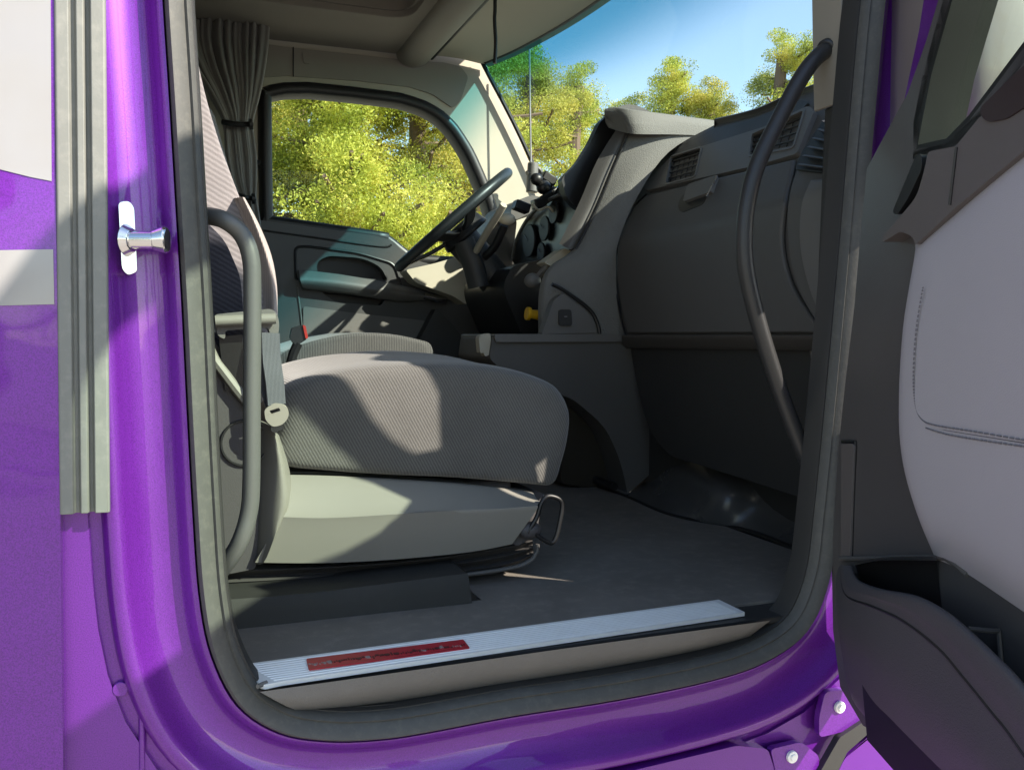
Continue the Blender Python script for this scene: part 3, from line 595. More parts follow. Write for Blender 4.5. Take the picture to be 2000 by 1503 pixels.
# steering column and wheel
yc = 1.50
cl = MB().tube([Y(902, 468, yc), Y(950, 525, yc), Y(1000, 600, yc), Y(1030, 690, yc)], .055, 16)
cl.tube([Y(905, 470, yc - .05), Y(925, 520, yc - .05), Y(935, 560, yc - .05)], .035, 12)
col_ = cl.build('steering_column', M['dash_dark'], truck)
MB().tube([Y(a, b, y) for a, b, y in [(930, 490, 1.42), (952, 452, 1.32), (972, 420, 1.25), (984, 400, 1.22)]], .011, 10).build('stalk', M['beige'], col_)
MB().tube([Y(a, b, y) for a, b, y in [(948, 500, 1.42), (968, 478, 1.36), (985, 440, 1.32)]], .013, 10).build('stalk', M['black'], col_)
MB().ball(Y(990, 428, 1.31), (.028, .02, .018)).build('stalk_knob', M['beige'], col_)
pa, pb_ = Y(783, 518, yc), Y(984, 345, yc); c = (pa + pb_) / 2; e1 = (pb_ - pa) / 2; Rw = e1.length; e1.normalize()
e2 = Vector((0, 1, 0)); e2 = (e2 + Vector((.0, 0, -.15))).normalized(); e2 = (e2 - e1 * e1.dot(e2)).normalized(); e3 = e1.cross(e2); e3 = e3 if e3.z > 0 else -e3
wr = MB().tube([c + e1 * math.cos(a) * Rw + e2 * math.sin(a) * Rw for a in [2 * math.pi * k / 40 for k in range(40)]], .0165, 14, closed=True, sm=2)
sw = wr.build('steering_wheel', M['wheel'], truck)
hb = MB().cyl(c - e3 * .07, c - e3 * .02, .085, 28, .07); hb.build('wheel_hub', M['black'], sw, bevel=.01)
for a in (math.pi * .5, math.pi * 1.5, math.pi * .98, math.pi * 1.3):
    d = e1 * math.cos(a) + e2 * math.sin(a); q = e1 * -math.sin(a) + e2 * math.cos(a)
    MB().sweep([c - e3 * .045 + d * .05, c - e3 * .03 + d * Rw * .6, c - e3 * .004 + d * (Rw - .008)], [(-.02, -.006), (.02, -.006), (.02, .006), (-.02, .006)], ref=e3).build('spoke', M['black'], sw, bevel=.003)
# CB antenna, wiry things on the dash
def add_mount():
    base = Y(1085, 425, 1.45)
    t = thing('phone_mount', base, 'cluttered black phone mount with clamps and cables on top of the dash', 'phone mount')
    MB().tube([Y(a, b, 1.42) for a, b in [(1090, 420), (1078, 390), (1060, 372), (1045, 352)]], .009, 10).build('mount_arm', M['black'], t)
    MB().tube([Y(a, b, 1.46) for a, b in [(1100, 395), (1082, 372), (1062, 362)]], .012, 10).build('mount_arm', M['black'], t)
    m = MB()
    for a, b, r_ in [(1048, 350, .022), (1062, 366, .026), (1082, 378, .024), (1098, 368, .018), (1090, 400, .022), (1108, 356, .014)]:
        MB().ball(Y(a, b, 1.43 + random.uniform(-.04, .04)), (r_, r_ * .8, r_ * .9), 10, 7).build('clamp', M['black'], t)
    MB().box(Y(1070, 350, 1.45), (.05, .04, .03), Matrix.Rotation(.5, 3, 'Y')).box(Y(1100, 384, 1.45), (.03, .04, .04), Matrix.Rotation(-.4, 3, 'Y')).build('phone_cradle', M['black'], t, bevel=.004)
    MB().tube([Y(a, b, 1.40) for a, b in [(1078, 375), (1090, 366), (1100, 380), (1088, 396), (1076, 388), (1086, 380)]], .0035, 8).build('cable', M['chrome'], t)
    MB().tube([Y(a, b, 1.40) for a, b in [(1092, 402), (1112, 412), (1122, 398), (1108, 380), (1120, 366)]], .004, 8).build('cable', M['black'], t)
    for a, b, w_, h_, an in [(1018, 404, .05, .03, .3), (1052, 398, .04, .03, -.2), (1098, 400, .04, .05, .2), (1116, 372, .03, .05, .6), (1066, 388, .03, .05, 1.0)]:
        MB().box(Y(a, b, 1.40), (w_, .04, h_), Matrix.Rotation(an, 3, 'Y')).build('mount_block', M['black'], t, bevel=.004)
    MB().tube([Y(a, b, 1.36) for a, b in [(1040, 398), (1052, 410), (1070, 404), (1080, 412), (1100, 430), (1106, 448)]], .004, 8).build('cable', M['beige'], t)
    MB().cyl(Y(1089, 405, 1.38), Y(1093, 405, 1.36), .016, 16).build('knob', M['beige'], t)
add_mount()
def add_antenna():
    t = thing('antenna', Y(1040, 376, 1.88), 'thin pale wire antenna rising from a grey cylinder in front of the windshield corner', 'antenna')
    MB().cyl(Y(1039, 376, 1.88), Y(1041, 318, 1.88), .023, 18, .02).build('antenna_base', M['dash_light'], t, bevel=.004)
    MB().tube([Y(1037, 320, 1.88), Y(1035, 200, 1.88), Y(1034, 92, 1.88)], .0035, 8).build('whip', M['white'], t)
    MB().tube([Y(a, b, 1.88) for a, b in [(1030, 340), (1050, 330), (1060, 350)]], .012, 8).build('antenna_clamp', M['black'], t)
add_antenna()
cord = MB().tube([Y(a, b, 1.30) for a, b in [(966, -160), (967, 0), (966, 40), (968, 80), (967, 112), (966, 124)]], .0058, 8)
cc = cord.build('hanging_cord', M['black'], None); tag(cc, 'black twisted cord hanging down in front of the header panel', 'cord')

# ============================================================ SEATS
def cushion_rows(prof, ys, scale_c, crown):
    rows = []; c = Vector(scale_c)
    for y, s_, up_ in ys:
        row = []
        for p in prof:
            q = Vector((p.x, 0, p.z)); v = q - Vector((c.x, 0, c.z)); q = Vector((c.x, 0, c.z)) + v * s_
            row.append(Vector((q.x, y, q.z + up_ * max(0, v.z))))
        rows.append(row)
    return rows
def closed_loft(rows, nv=4, caps=True):
    n = len(rows[0]); cols = [cr([r[i] for r in rows], nv) for i in range(n)]; nr = len(cols[0])
    vs = [cols[i][j] for j in range(nr) for i in range(n)]
    fs = [[j * n + i, j * n + (i + 1) % n, (j + 1) * n + (i + 1) % n, (j + 1) * n + i] for j in range(nr - 1) for i in range(n)]
    if caps: fs += [list(range(n))[::-1], [(nr - 1) * n + i for i in range(n)]]
    return MB().add(vs, fs)
seat = thing('passenger_seat', (.35, .50, FZ), 'grey cloth passenger seat on a dark pedestal just inside the open door', 'seat')
yn = .27
cpx = [(530, 905), (535, 840), (545, 775), (580, 742), (650, 722), (740, 710), (840, 705), (930, 708), (1000, 718), (1060, 736), (1098, 758), (1120, 800), (1119, 850), (1106, 905), (1088, 948), (1040, 948), (900, 936), (760, 930), (640, 922)]
prof = cr([Y(a, b, yn) for a, b in cpx], 4, True)
cx = sum((p.x for p in prof)) / len(prof); cz = Y(800, 850, yn).z
rows = cushion_rows(prof, [(.2525, .45, 0), (.254, .72, 0), (.257, .86, 0), (.264, .93, 0), (.278, .97, 0), (.31, .995, 0), (.40, 1.0, .01), (.52, 1.0, .05), (.62, 1.0, .09), (.70, .99, .05), (.735, .94, 0), (.75, .8, 0)], (cx, 0, cz), 0)
closed_loft(rows, 5).build('cushion', M['seat'], seat, ang=80)
# far bolster in paler cloth
fb = [(548, 738), (600, 712), (680, 692), (760, 686), (840, 690), (900, 702), (840, 730), (700, 740), (560, 760)]
pf_ = cr([Y(a, b, .62) for a, b in fb], 4, True); cx2 = sum(p.x for p in pf_) / len(pf_); cz2 = sum(p.z for p in pf_) / len(pf_)
closed_loft(cushion_rows(pf_, [(.60, .7, 0), (.615, .92, 0), (.66, 1, 0), (.73, .95, 0), (.76, .6, 0)], (cx2, 0, cz2), 0), 4).build('bolster', M['bolster'], seat, ang=80)
# backrest
bpx = [(300, -420), (345, -260), (362, -80), (376, 60), (398, 170), (425, 265), (455, 350), (482, 420), (506, 480), (524, 530), (532, 580), (530, 640), (535, 730), (500, 800), (420, 800), (330, 700), (250, 400), (180, 0), (150, -420), (200, -500)]
bp_ = cr([Y(a, b, .30) for a, b in bpx], 4, True); cx = sum(p.x for p in bp_) / len(bp_); cz = sum(p.z for p in bp_) / len(bp_)
closed_loft(cushion_rows(bp_, [(.286, .7, 0), (.289, .9, 0), (.298, .965, 0), (.32, 1.0, 0), (.42, .985, 0), (.60, .985, 0), (.68, 1, 0), (.71, .95, 0), (.72, .8, 0)], (cx, 0, cz), 0), 4).build('backrest', M['seat_back'], seat, ang=80)
ibp = [(395, 425), (440, 470), (470, 540), (478, 640), (470, 680), (400, 680), (380, 560)]
panel('side_bolster', ibp, lambda a, b: Y(a, b, .262), (0, .05, 0), fabric('shadowed_side_fabric', (.02, .02, .028), (.06, .06, .075), sc=44, rot=(0, R(60), 0)), seat, r=20, bevel=.012, seg=3)  # near side of the backrest; its shadow is put into the cloth colour
pp = MB().loft([[Y(a, b, .275) for a, b in [(466, 385), (490, 440), (510, 500), (522, 560), (526, 620)]], [Y(a, b, .262) for a, b in [(474, 385), (499, 438), (522, 498), (535, 560), (536, 620)]], [Y(a, b, .29) for a, b in [(478, 386), (505, 436), (530, 498), (541, 560), (542, 620)]]], 4, 4, thick=(-.01, .02, 0)).build('piping', M['bolster'], seat, ang=80)
# plastic shell and base
sb0 = [(552, 928), (640, 930), (760, 935), (900, 944), (1000, 955), (1064, 966)]
sb1 = [(548, 1004), (640, 1006), (760, 1000), (880, 993), (970, 990), (1050, 985)]
sb2 = [(498, 1098), (620, 1099), (740, 1094), (860, 1084), (940, 1074), (1000, 1062)]
sbb = MB().loft([[Y(a, b, .272) for a, b in sb0], [Y(a, b, .262) for a, b in [(x, y + 5) for x, y in sb0]], [Y(a, b, .212) for a, b in sb1], [Y(a, b, .208) for a, b in [(x - 3, y + 12) for x, y in sb1]], [Y(a, b, .222) for a, b in sb2]], 4, 3, thick=(0, .04, 0))
base = sbb.build('base_cover', M['seat_shell'], seat, ang=50)
MB().box(((Y(560, 1000, .25).x + Y(1030, 1000, .25).x) / 2, .5, (Y(700, 935, .27).z + Y(700, 1090, .25).z) / 2), (.40, .42, .09)).build('seat_pan', M['seat_dark'], seat, bevel=.01)
panel('front_cover', [(1000, 1060), (1062, 962), (1050, 1030), (1036, 1052), (1010, 1066)], lambda a, b: Y(a, b, .235), (0, .45, 0), M['seat_dark'], seat, r=4, bevel=.004)
shell = MB().loft([[Y(a, b, .255) for a, b in [(500, 820), (498, 900), (494, 1000), (490, 1098)]], [Y(a, b, .215) for a, b in [(522, 828), (530, 900), (528, 1000), (515, 1098)]], [Y(a, b, .205) for a, b in [(538, 842), (552, 910), (558, 985), (540, 1040)]], [Y(a, b, .25) for a, b in [(545, 850), (566, 920), (568, 985), (560, 1010)]]], 4, 4, thick=(0, .03, 0)).build('rear_shell', M['seat_shell'], seat, ang=60)
panel('recliner_cover', [(405, 640, 10), (440, 700), (505, 800, 10), (508, 960), (500, 1110, 8), (400, 1130, 8)], lambda a, b: Y(a, b, .235), (0, .05, 0), M['seat_dark'], seat, r=12, bevel=.006)
cc_ = Y(478, 865, .232); MB().tube([cc_ + Vector((math.cos(a) * .036, 0, math.sin(a) * .036)) for a in [2 * math.pi * k / 20 for k in range(20)]], .002, 6, closed=True, sm=2).build('recliner_ring', M['black'], seat)
MB().tube([Y(a, b, .225) for a, b in [(404, 668), (418, 700), (438, 728), (470, 770), (500, 806)]], .008, 8).build('shell_edge', M['seat_shell'], seat)
# suspension bellows and pedestal
bl = []
for k, (f, dy) in enumerate([(0, 0), (.12, -.012), (.3, .006), (.5, -.012), (.7, .006), (.88, -.012), (1, 0)]):
    top_ = [(420, 1108), (620, 1104), (820, 1090), (980, 1066), (1040, 1052)]; bot_ = [(420, 1168), (620, 1150), (820, 1130), (980, 1108), (1042, 1086)]
    bl.append([Y(a0 + (a1 - a0) * f, b0 + (b1 - b0) * f, .255 + dy) for (a0, b0), (a1, b1) in zip(top_, bot_)])
MB().loft(bl, 4, 4, thick=(0, .35, 0)).build('bellows', M['bellows'], seat, ang=60)
MB().tube([Y(a, b, .235) for a, b in [(420, 1172), (620, 1154), (820, 1133), (980, 1112), (1030, 1098), (1048, 1078), (1050, 1062)]], .004, 8).build('bellows_edge', M['dash'], seat)
pd_ = MB().loft([[Y(a, b, .155) for a, b in [(415, 1172), (600, 1158), (780, 1136), (914, 1119)]], [Y(a, b, .146) for a, b in [(415, 1180), (600, 1166), (780, 1144), (915, 1127)]], [Y(a, b, .135) for a, b in [(415, 1254), (600, 1243), (780, 1224), (926, 1204)]]], 3, 3, thick=(0, .3, 0)).build('pedestal', M['pedestal'], seat, ang=40)
panel('seat_foot', [(918, 1150, 2), (934, 1170, 3), (970, 1176, 3), (974, 1190, 2), (922, 1194, 2)], lambda a, b: Y(a, b, .15), (0, .12, 0), M['black'], pd_, r=3, bevel=.002)
for (a, b) in [(948, 1181), (964, 1186)]:
    MB().cyl(Y(a, b, .141), Y(a, b, .135), .0045, 12).build('bolt', M['dash_light'], pd_)
MB().tube([Y(a, b, .215) for a, b in [(1030, 1040), (1048, 1010), (1056, 985), (1068, 969), (1088, 972), (1098, 984), (1094, 1015), (1086, 1048), (1076, 1060), (1056, 1050), (1040, 1036)]], .0042, 10).build('adjuster_handle', M['black'], seat)
MB().ball(Y(1035, 1035, .225), (.022, .015, .016)).build('adjuster_pivot', M['seat_dark'], seat)
# belt
def ribbon(pts, wd, wdir, th=.002):
    P = cr(pts, 6); m = MB(); return m.sweep(P, [(-wd / 2, -th), (wd / 2, -th), (wd / 2, th), (-wd / 2, th)], ref=wdir)
blt = thing('seat_belt', Y(540, 800, .2), 'dark grey seat belt with its steel tongue hanging beside the passenger seat', 'seat belt')
ribbon([Y(a, b, y) for a, b, y in [(528, 650, .20), (530, 700, .195), (536, 745, .19), (540, 790, .19)]], .030, (.35, -1, 0)).build('webbing', M['belt'], blt)
ribbon([Y(a, b, y) for a, b, y in [(515, 655, .21), (516, 700, .205), (524, 750, .20), (536, 790, .20)]], .028, (-.45, -1, 0)).build('webbing', M['belt'], blt)
ribbon([Y(a, b, y) for a, b, y in [(450, 655, .22), (455, 700, .225), (462, 760, .23)]], .035, (0, -1, 0)).build('webbing', M['black'], blt)
tg = panel('tongue', [(516, 800, 6), (534, 786, 8), (560, 790, 10), (566, 812, 12), (552, 830, 10), (532, 834, 8), (518, 820, 8)], lambda a, b: Y(a, b, .185), (0, .006, 0), surf('steel_dull', (.36, .34, .29), .4, metal=.6), blt, holes=[[(526, 802, 2), (545, 796, 2), (548, 802, 2), (530, 808, 2)]], r=6, bevel=.0015)
panel('tongue_stop', [(528, 832), (552, 828), (556, 838), (545, 840), (540, 846), (530, 842)], lambda a, b: Y(a, b, .187), (0, .006, 0), M['black'], tg, r=2, bevel=.001)
gd = panel('belt_guide', [(418, 614, 8), (535, 602, 14), (546, 625, 14), (544, 655, 12), (530, 662, 8), (524, 640, 6), (440, 645, 6), (440, 664, 8), (424, 655, 8)], lambda a, b: Y(a, b, .205), (0, .025, 0), M['dash_light'], blt, r=8, bevel=.006, seg=3)
MB().cyl(Y(420, 627, .195), Y(538, 622, .195), .0085, 14).build('guide_bar', M['seat_shell'], blt)
# driver seat
ds = thing('driver_seat', (.45, 1.5, FZ), 'dark driver seat cushion glimpsed beyond the passenger seat, catching patches of sun', 'seat')
dpx = [(540, 705), (560, 682), (620, 662), (690, 650), (760, 652), (812, 662), (838, 672), (842, 700), (820, 730), (700, 740), (560, 740)]
dp = cr([Y(a, b, 1.28) for a, b in dpx], 4, True); cx = sum(p.x for p in dp) / len(dp); cz = sum(p.z for p in dp) / len(dp)
closed_loft(cushion_rows(dp, [(1.245, .8, 0), (1.25, .93, 0), (1.28, 1, 0), (1.5, 1, 0), (1.72, 1, 0), (1.75, .9, 0)], (cx, 0, cz), 0), 4).build('cushion', fabric('driver_fabric', (.05, .05, .052), (.13, .125, .12), sc=44), ds, ang=80)
MB().box((.5, 1.5, 1.45), (.42, .42, .3)).build('pedestal', M['seat_dark'], ds, bevel=.02)
MB().box((.14, 1.5, 2.0), (.12, .46, .75), Matrix.Rotation(-.25, 3, 'Y')).build('backrest', M['seat_back'], ds, bevel=.04, seg=4)
bk = thing('belt_buckle', Y(585, 660, 1.05), 'black seat belt buckle with a red release button standing behind the seat cushion', 'buckle')
panel('buckle_body', [(570, 640, 4), (592, 634, 4), (600, 662, 5), (578, 676, 6), (566, 660, 4)], lambda a, b: Y(a, b, 1.04), (0, .02, 0), M['black'], bk, r=4, bevel=.003)
panel('release_button', [(591, 634, 2), (597, 636, 2), (602, 660, 3), (597, 662, 3)], lambda a, b: Y(a, b, 1.035), (0, .02, 0), M['buckle'], bk, r=2, bevel=.001)
MB().tube([Y(582, 670, 1.05), Y(570, 700, 1.05), Y(560, 760, 1.05)], .012, 8).build('buckle_stalk', M['black'], bk)
# curtain
def add_curtain():
    root = thing('curtain', Y(470, 240, 1.88), 'grey gathered curtain tied in two places behind the far window', 'curtain')
    y0 = 1.87; lv = [(40, 352, 524), (80, 352, 522), (130, 372, 516), (180, 405, 506), (225, 432, 494), (243, 438, 490), (262, 440, 492), (310, 444, 498), (350, 452, 498), (372, 460, 497), (386, 466, 496), (402, 462, 500), (460, 460, 508), (560, 470, 515), (640, 470, 515)]
    nc = 150; vs = []; P = cr([Vector((a, b, c)) for a, b, c in lv], 6)
    for p in P:
        w_ = (p.z - p.y); amp = .012 + .018 * min(1, w_ / 150)
        for i in range(nc + 1):
            f = i / nc; q = Y(p.y + w_ * f, p.x, y0)
            ph = f * 2 * math.pi * 9 + 1.5 * math.sin(f * 9) ; fold = math.sin(ph) + .4 * math.sin(2.3 * ph + p.x * .004)
            vs.append(q + Vector((.006 * math.cos(ph), amp * fold, 0)))
    nr = len(P); fs = [[j * (nc + 1) + i, j * (nc + 1) + i + 1, (j + 1) * (nc + 1) + i + 1, (j + 1) * (nc + 1) + i] for j in range(nr - 1) for i in range(nc)]
    MB().add(vs, fs).build('cloth', M['curtain'], root, solid=.003, ang=180)
    for (a0, b0, a1, b1) in [(434, 238, 492, 243), (462, 380, 497, 388)]:
        MB().tube([Y(a0, b0, y0 - .05), Y((a0 + a1) / 2, (b0 + b1) / 2 + 2, y0 - .065), Y(a1, b1, y0 - .04)], .009, 8).cyl(Y(a1 - 5, b1, y0 - .06), Y(a1 + 1, b1, y0 - .06), .018, 10).build('tie_strap', M['black'], root)
    MB().tube([Y(500, 318, 1.95), Y(508, 320, 1.95)], .012, 8).build('strap_button', M['black'], root)
add_curtain()
# floor mat
mt = MB().prism([Vector(p) for p in [(Vector((x, y, FZ + .002))) for x, y in [(-.2, -.02), (1.1, -.02), (1.19, .15), (1.2, 1.35), (1.15, 1.9), (-.2, 1.9)]]], (0, 0, .008)).build('floor_mat', M['mat'], None, bevel=.002)
tag(mt, 'dusty black rubber mat covering the cab floor', 'floor mat')

# ============================================================ OPEN PASSENGER DOOR
d0 = lambda off: (lambda a, b: D(a, b, off))
zb_ = 1.19
ctop = [T(.93, 2.04), T(.985, 1.9), T(1.0, 1.5), T(.98, zb_ + .06), T(.9, zb_), T(.5, zb_ - .0)]
front_px = [(1700, 1415), (1655, 1340), (1641, 1230), (1638, 1095), (1651, 880), (1666, 740), (1683, 600), (1696, 450), (1708, 330), (1745, 262), (1788, 185), (1826, 80), (1850, 0), (1880, -120)]
front = [D(a, b) for a, b in front_px]
belt = [(0.105, 2.02), (.2, 2.02), (.33, 2.03), (.5, 2.07), (.75, 2.14), (.96, 2.18)]
# frame of the window : outer and inner loop, in (t, z)
def rt(pts, r, off=0): return [T(p.x, p.y, off) for p in rc([(a, b, r) for a, b in pts], r)]
outer = front + rt([(.36, 2.5), (.44, 2.68), (.52, 2.74), (.93, 2.74), (1.0, 2.68), (1.005, 1.5), (1.0, zb_ + .1), (.93, zb_), (.3, zb_ - .02)], .03)
win_px = [(1806, 292), (1812, 240), (1830, 150), (1858, 50), (1892, -70)]
win_t = [(.40, 2.48), (.46, 2.58), (.53, 2.63), (.90, 2.63), (.955, 2.585), (.955, 2.155), (.6, 2.09), (.45, 2.055)]
inner = [D(a, b) for a, b in win_px] + rt(win_t, .03) + [D(a, b) for a, b in [(1912, 234), (1866, 280)]]
door = MB().prism(outer, -DN * .045, [inner]).build('passenger_door', M['purple'], truck, bevel=.01, seg=3)
MB().sweep(inner, [(-.006, -.012), (.014, -.012), (.018, 0), (.018, .02), (-.006, .02)], True, ref=-DN).build('window_rubber', M['black'], door)
MB().sweep(inner, [(-.005, -.002), (.004, -.002), (.004, .05), (-.005, .05)], True, ref=-DN).build('glass_channel', M['black'], door)
MB().prism([p - DN * .03 for p in inner], -DN * .005).build('window_pane', M['glass'], door)
trim_o = [(1641, 1095, 10), (1652, 880, 0), (1670, 740, 0), (1692, 600, 0), (1724, 468, 4), (1745, 400, 0), (1786, 300, 6), (1800, 300, 4), (1813, 292, 6), (1866, 284, 6), (1912, 228, 6), (1975, 185, 0), (2200, 60, 0), (2900, -150, 0), (3500, 2300, 0), (2200, 2100, 40), (1850, 1560, 30), (1700, 1410, 30), (1655, 1330, 20), (1641, 1200, 0)]
sh_ = lambda L_, o: [p + DN * o for p in L_]
tr = MB().prism(sh_(outer, .012), -DN * .012, [sh_(inner, .012)]).build('trim_panel', M['door_trim'], door, bevel=.004)
# upper cap, the lighter moulding under the glass
cap = panel('door_cap', [(1724, 462, 4), (1722, 474, 5), (1758, 452, 6), (1780, 460, 10), (1788, 478, 4), (1870, 402, 0), (2010, 286, 0), (2300, 130, 0), (2300, 20, 0), (2000, 168, 0), (1912, 230, 6), (1866, 286, 6), (1812, 296, 8), (1806, 330, 30), (1790, 385, 20)], d0(.04), -DN * .03, M['door_cap'], door, r=6, bevel=.008, seg=3)
MB().tube([D(a, b, .041) for a, b in [(1868, 288), (1862, 340), (1855, 400)]], .0018, 6).build('trim_joint', M['black'], cap)
panel('cap_pocket', [(1910, 215, 14), (1925, 240, 14), (1965, 232, 10), (2030, 190, 10), (2100, 120), (2040, 90), (1960, 165, 10)], d0(.043), -DN * .006, surf('switch_recess', (.035, .022, .024), .4), cap, r=8, bevel=.004)
panel('mirror_sail', [(1742, 415, 8), (1790, 300, 10), (1800, 302, 6), (1800, 330, 10), (1775, 385, 20), (1752, 420, 6)], d0(.035), -DN * .02, M['black'], door, r=6, bevel=.004)
# leather pad
A0 = [(1788, 476), (1870, 405), (2005, 290), (2300, 120), (2800, -60)]
pr = [[D(a, b, .018) for a, b in A0],
      [D(a, b, .034) for a, b in [(1786, 500), (1868, 432), (2004, 322), (2300, 160), (2800, 0)]],
      [D(a, b, .042) for a, b in [(1764, 640), (1850, 610), (2000, 560), (2300, 500), (2800, 420)]],
      [D(a, b, .042) for a, b in [(1756, 800), (1846, 800), (2000, 800), (2300, 800), (2800, 800)]],
      [D(a, b, .040) for a, b in [(1764, 905), (1850, 925), (2000, 960), (2300, 1040), (2800, 1180)]],
      [D(a, b, .034) for a, b in [(1790, 1000), (1870, 1045), (2000, 1120), (2300, 1300), (2800, 1600)]],
      [D(a, b, .016) for a, b in [(1826, 1088), (1886, 1118), (2002, 1196), (2300, 1400), (2800, 1750)]]]
for row in pr:      # roll the front edge back to the trim
    row.insert(0, row[0] - DN * .022 + DU * -.002)
pad = MB().loft(pr, 5, 5).build('door_pad', M['pad'], door, ang=180)
for pts in [[(1803, 560), (1790, 640), (1784, 730), (1788, 790), (1800, 818), (1826, 830), (1900, 842), (2010, 861)], [(1808, 835), (1850, 848), (1920, 860), (2010, 873)]]:
    P = cr([D(a, b, .0462 if b < 790 and a < 1812 else .0428) for a, b in pts], 10); m_ = MB()
    for i in range(0, len(P) - 1, 1):
        m_.tube([P[i].lerp(P[i + 1], .15), P[i].lerp(P[i + 1], .8)], .0011, 5, sm=0)
    m_.build('stitching', M['thread'], pad)
MB().tube([D(a, b, .0405) for a, b in [(1800, 829), (1850, 840), (1930, 853), (2010, 866)]], .0014, 6).build('seam', M['pocket'], pad)
# lower front moulding of the door
panel('door_edge_strip', [(1643, 866, 4), (1668, 866, 6), (1664, 960, 0), (1660, 1085, 0), (1642, 1085, 0)], d0(.017), -DN * .008, M['door_cap'], door, r=4, bevel=.003)
MB().tube([D(a, b, .0125) for a, b in [(1645, 862), (1668, 863), (1672, 872), (1668, 960), (1664, 1085)]], .0028, 6, sm=4).build('trim_joint', M['black'], door)
# storage pocket
inn = [(1664, 1104), (1676, 1132), (1720, 1150), (1790, 1164), (1850, 1196), (1900, 1238), (1950, 1286), (2010, 1350), (2300, 1700)]
out_ = [(1640, 1104), (1650, 1158), (1700, 1180), (1760, 1208), (1830, 1262), (1880, 1320), (1935, 1388), (1990, 1460), (2250, 1850)]
md = [(1632, 1130), (1640, 1230), (1690, 1290), (1740, 1330), (1800, 1390), (1850, 1440), (1905, 1500), (1960, 1560), (2200, 1980)]
bt = [(1640, 1150), (1654, 1330), (1695, 1400), (1745, 1450), (1800, 1505), (1850, 1555), (1900, 1600), (1950, 1650), (2150, 2100)]
bt2 = [(1650, 1150), (1664, 1335), (1705, 1405), (1755, 1455), (1810, 1508), (1860, 1558), (1910, 1605), (1960, 1655), (2160, 2100)]
offs = [.03, .06, .08, .085, .085, .085, .085, .085, .085]
rowp = [[D(a, b, o * .55) for (a, b), o in zip(inn, offs)], [D(a, b, o) for (a, b), o in zip(inn, offs)], [D(a, b, o + .006) for (a, b), o in zip([((i[0] * .5 + j[0] * .5), (i[1] * .5 + j[1] * .5)) for i, j in zip(inn, out_)], offs)], [D(a, b, o + .002) for (a, b), o in zip(out_, offs)],
        [D(a, b, o) for (a, b), o in zip(md, offs)], [D(a, b, o * .5) for (a, b), o in zip(bt, offs)], [D(a, b, .0) for (a, b), o in zip(bt2, offs)]]
pk = MB().loft(rowp, 5, 5).build('storage_pocket', M['pocket'], door, ang=70)
MB().tube([D(a, b, o + .0015) for (a, b), o in zip([(x + 3, y + 3) for x, y in out_], offs)], .0022, 6).build('pocket_groove', M['black'], pk)
MB().tube([D(a, b, .016) for a, b in [(1642, 1090), (1700, 1090), (1826, 1088), (1858, 1096), (1890, 1122)]], .004, 8).build('pocket_edge', M['dash'], pk)
wk = MB().loft([[D(a, b, .055) for a, b in [(1668, 1104), (1720, 1094), (1830, 1094)]], [D(a, b, .02) for a, b in [(1672, 1106), (1722, 1098), (1828, 1098)]], [D(a, b, .014) for a, b in [(1690, 1180), (1760, 1220), (1850, 1260)]]], 4, 4).build('pocket_liner', M['black'], pk)
panel('pocket_back', [(1664, 1098, 8), (1700, 1093), (1850, 1093), (1900, 1125), (2010, 1200), (2300, 1400), (2300, 1760), (1900, 1400), (1700, 1300)], d0(.0145), -DN * .002, M['duct'], pk, r=4, bevel=.001)
MB().prism([D(a, b, .014) for a, b in [(1760, 1440), (1740, 1230), (1900, 1290), (2300, 1750), (2300, 1900), (1950, 1640)]], DN * .05).build('pocket_floor', M['black'], pk)
MB().tube([D(1890, 1227, .06), D(1935, 1231, .03), D(1950, 1231, .018)], .003, 8).tube([D(1950, 1231, .018), D(1956, 1300, .018)], .003, 8).build('pocket_divider', M['duct'], pk)
# door edge seen at the hinge side and outer skin
panel('door_edge', [(1822, -120), (1872, -120), (1844, 60), (1812, 160), (1790, 240), (1750, 330), (1722, 380), (1735, 300), (1765, 200), (1795, 60)], d0(-.045), -DN * .03, M['purple'], door, r=4, bevel=.006)
MB().tube([D(a, b, -.0) for a, b in [(1878, -90), (1848, 30), (1822, 110), (1796, 200), (1776, 270), (1752, 350)]], .004, 8).build('door_rubber', M['black'], door)
hg = MB().box(Y(1783, 62, Y0 + .01), (.03, .03, .05)).cyl(Y(1783, 20, Y0 - .012), Y(1783, 100, Y0 - .012), .006, 14).build('hinge', M['dash_dark'], truck, bevel=.003)
hg2 = MB().box(Y(1700, 1400, Y0 - .01), (.03, .03, .05)).cyl(Y(1700, 1370, Y0 - .02), Y(1700, 1430, Y0 - .02), .01, 14).build('hinge', M['dash_dark'], truck, bevel=.003)
# exterior mirror carried by the door, seen through its glass
mc = Y(1862, 80, -.2)
mu = Vector((.80, .60, 0)).normalized() * -1; mn = Vector((-.60, .80, 0)).normalized() * -1
mu = Vector((-.35, -.94, 0)).normalized(); mn = Vector((-.94, .35, 0)).normalized(); nseg = 26
def sq(a, e): c_, s_ = math.cos(a), math.sin(a); return (abs(c_) ** e * (1 if c_ > 0 else -1), abs(s_) ** e * (1 if s_ > 0 else -1))
rows = []
for (dn, sc_) in [(-.09, .55), (-.08, .8), (-.04, .96), (.02, 1.0), (.045, .96), (.05, .90)]:
    rows.append([mc + mu * (sq(a, .6)[0] * .15 * sc_) + Vector((0, 0, sq(a, .6)[1] * .19 * sc_)) + mn * dn for a in [2 * math.pi * k / nseg for k in range(nseg)]])
em = closed_loft(rows, 3).build('exterior_mirror', M['mirror_cap'], door, ang=60)
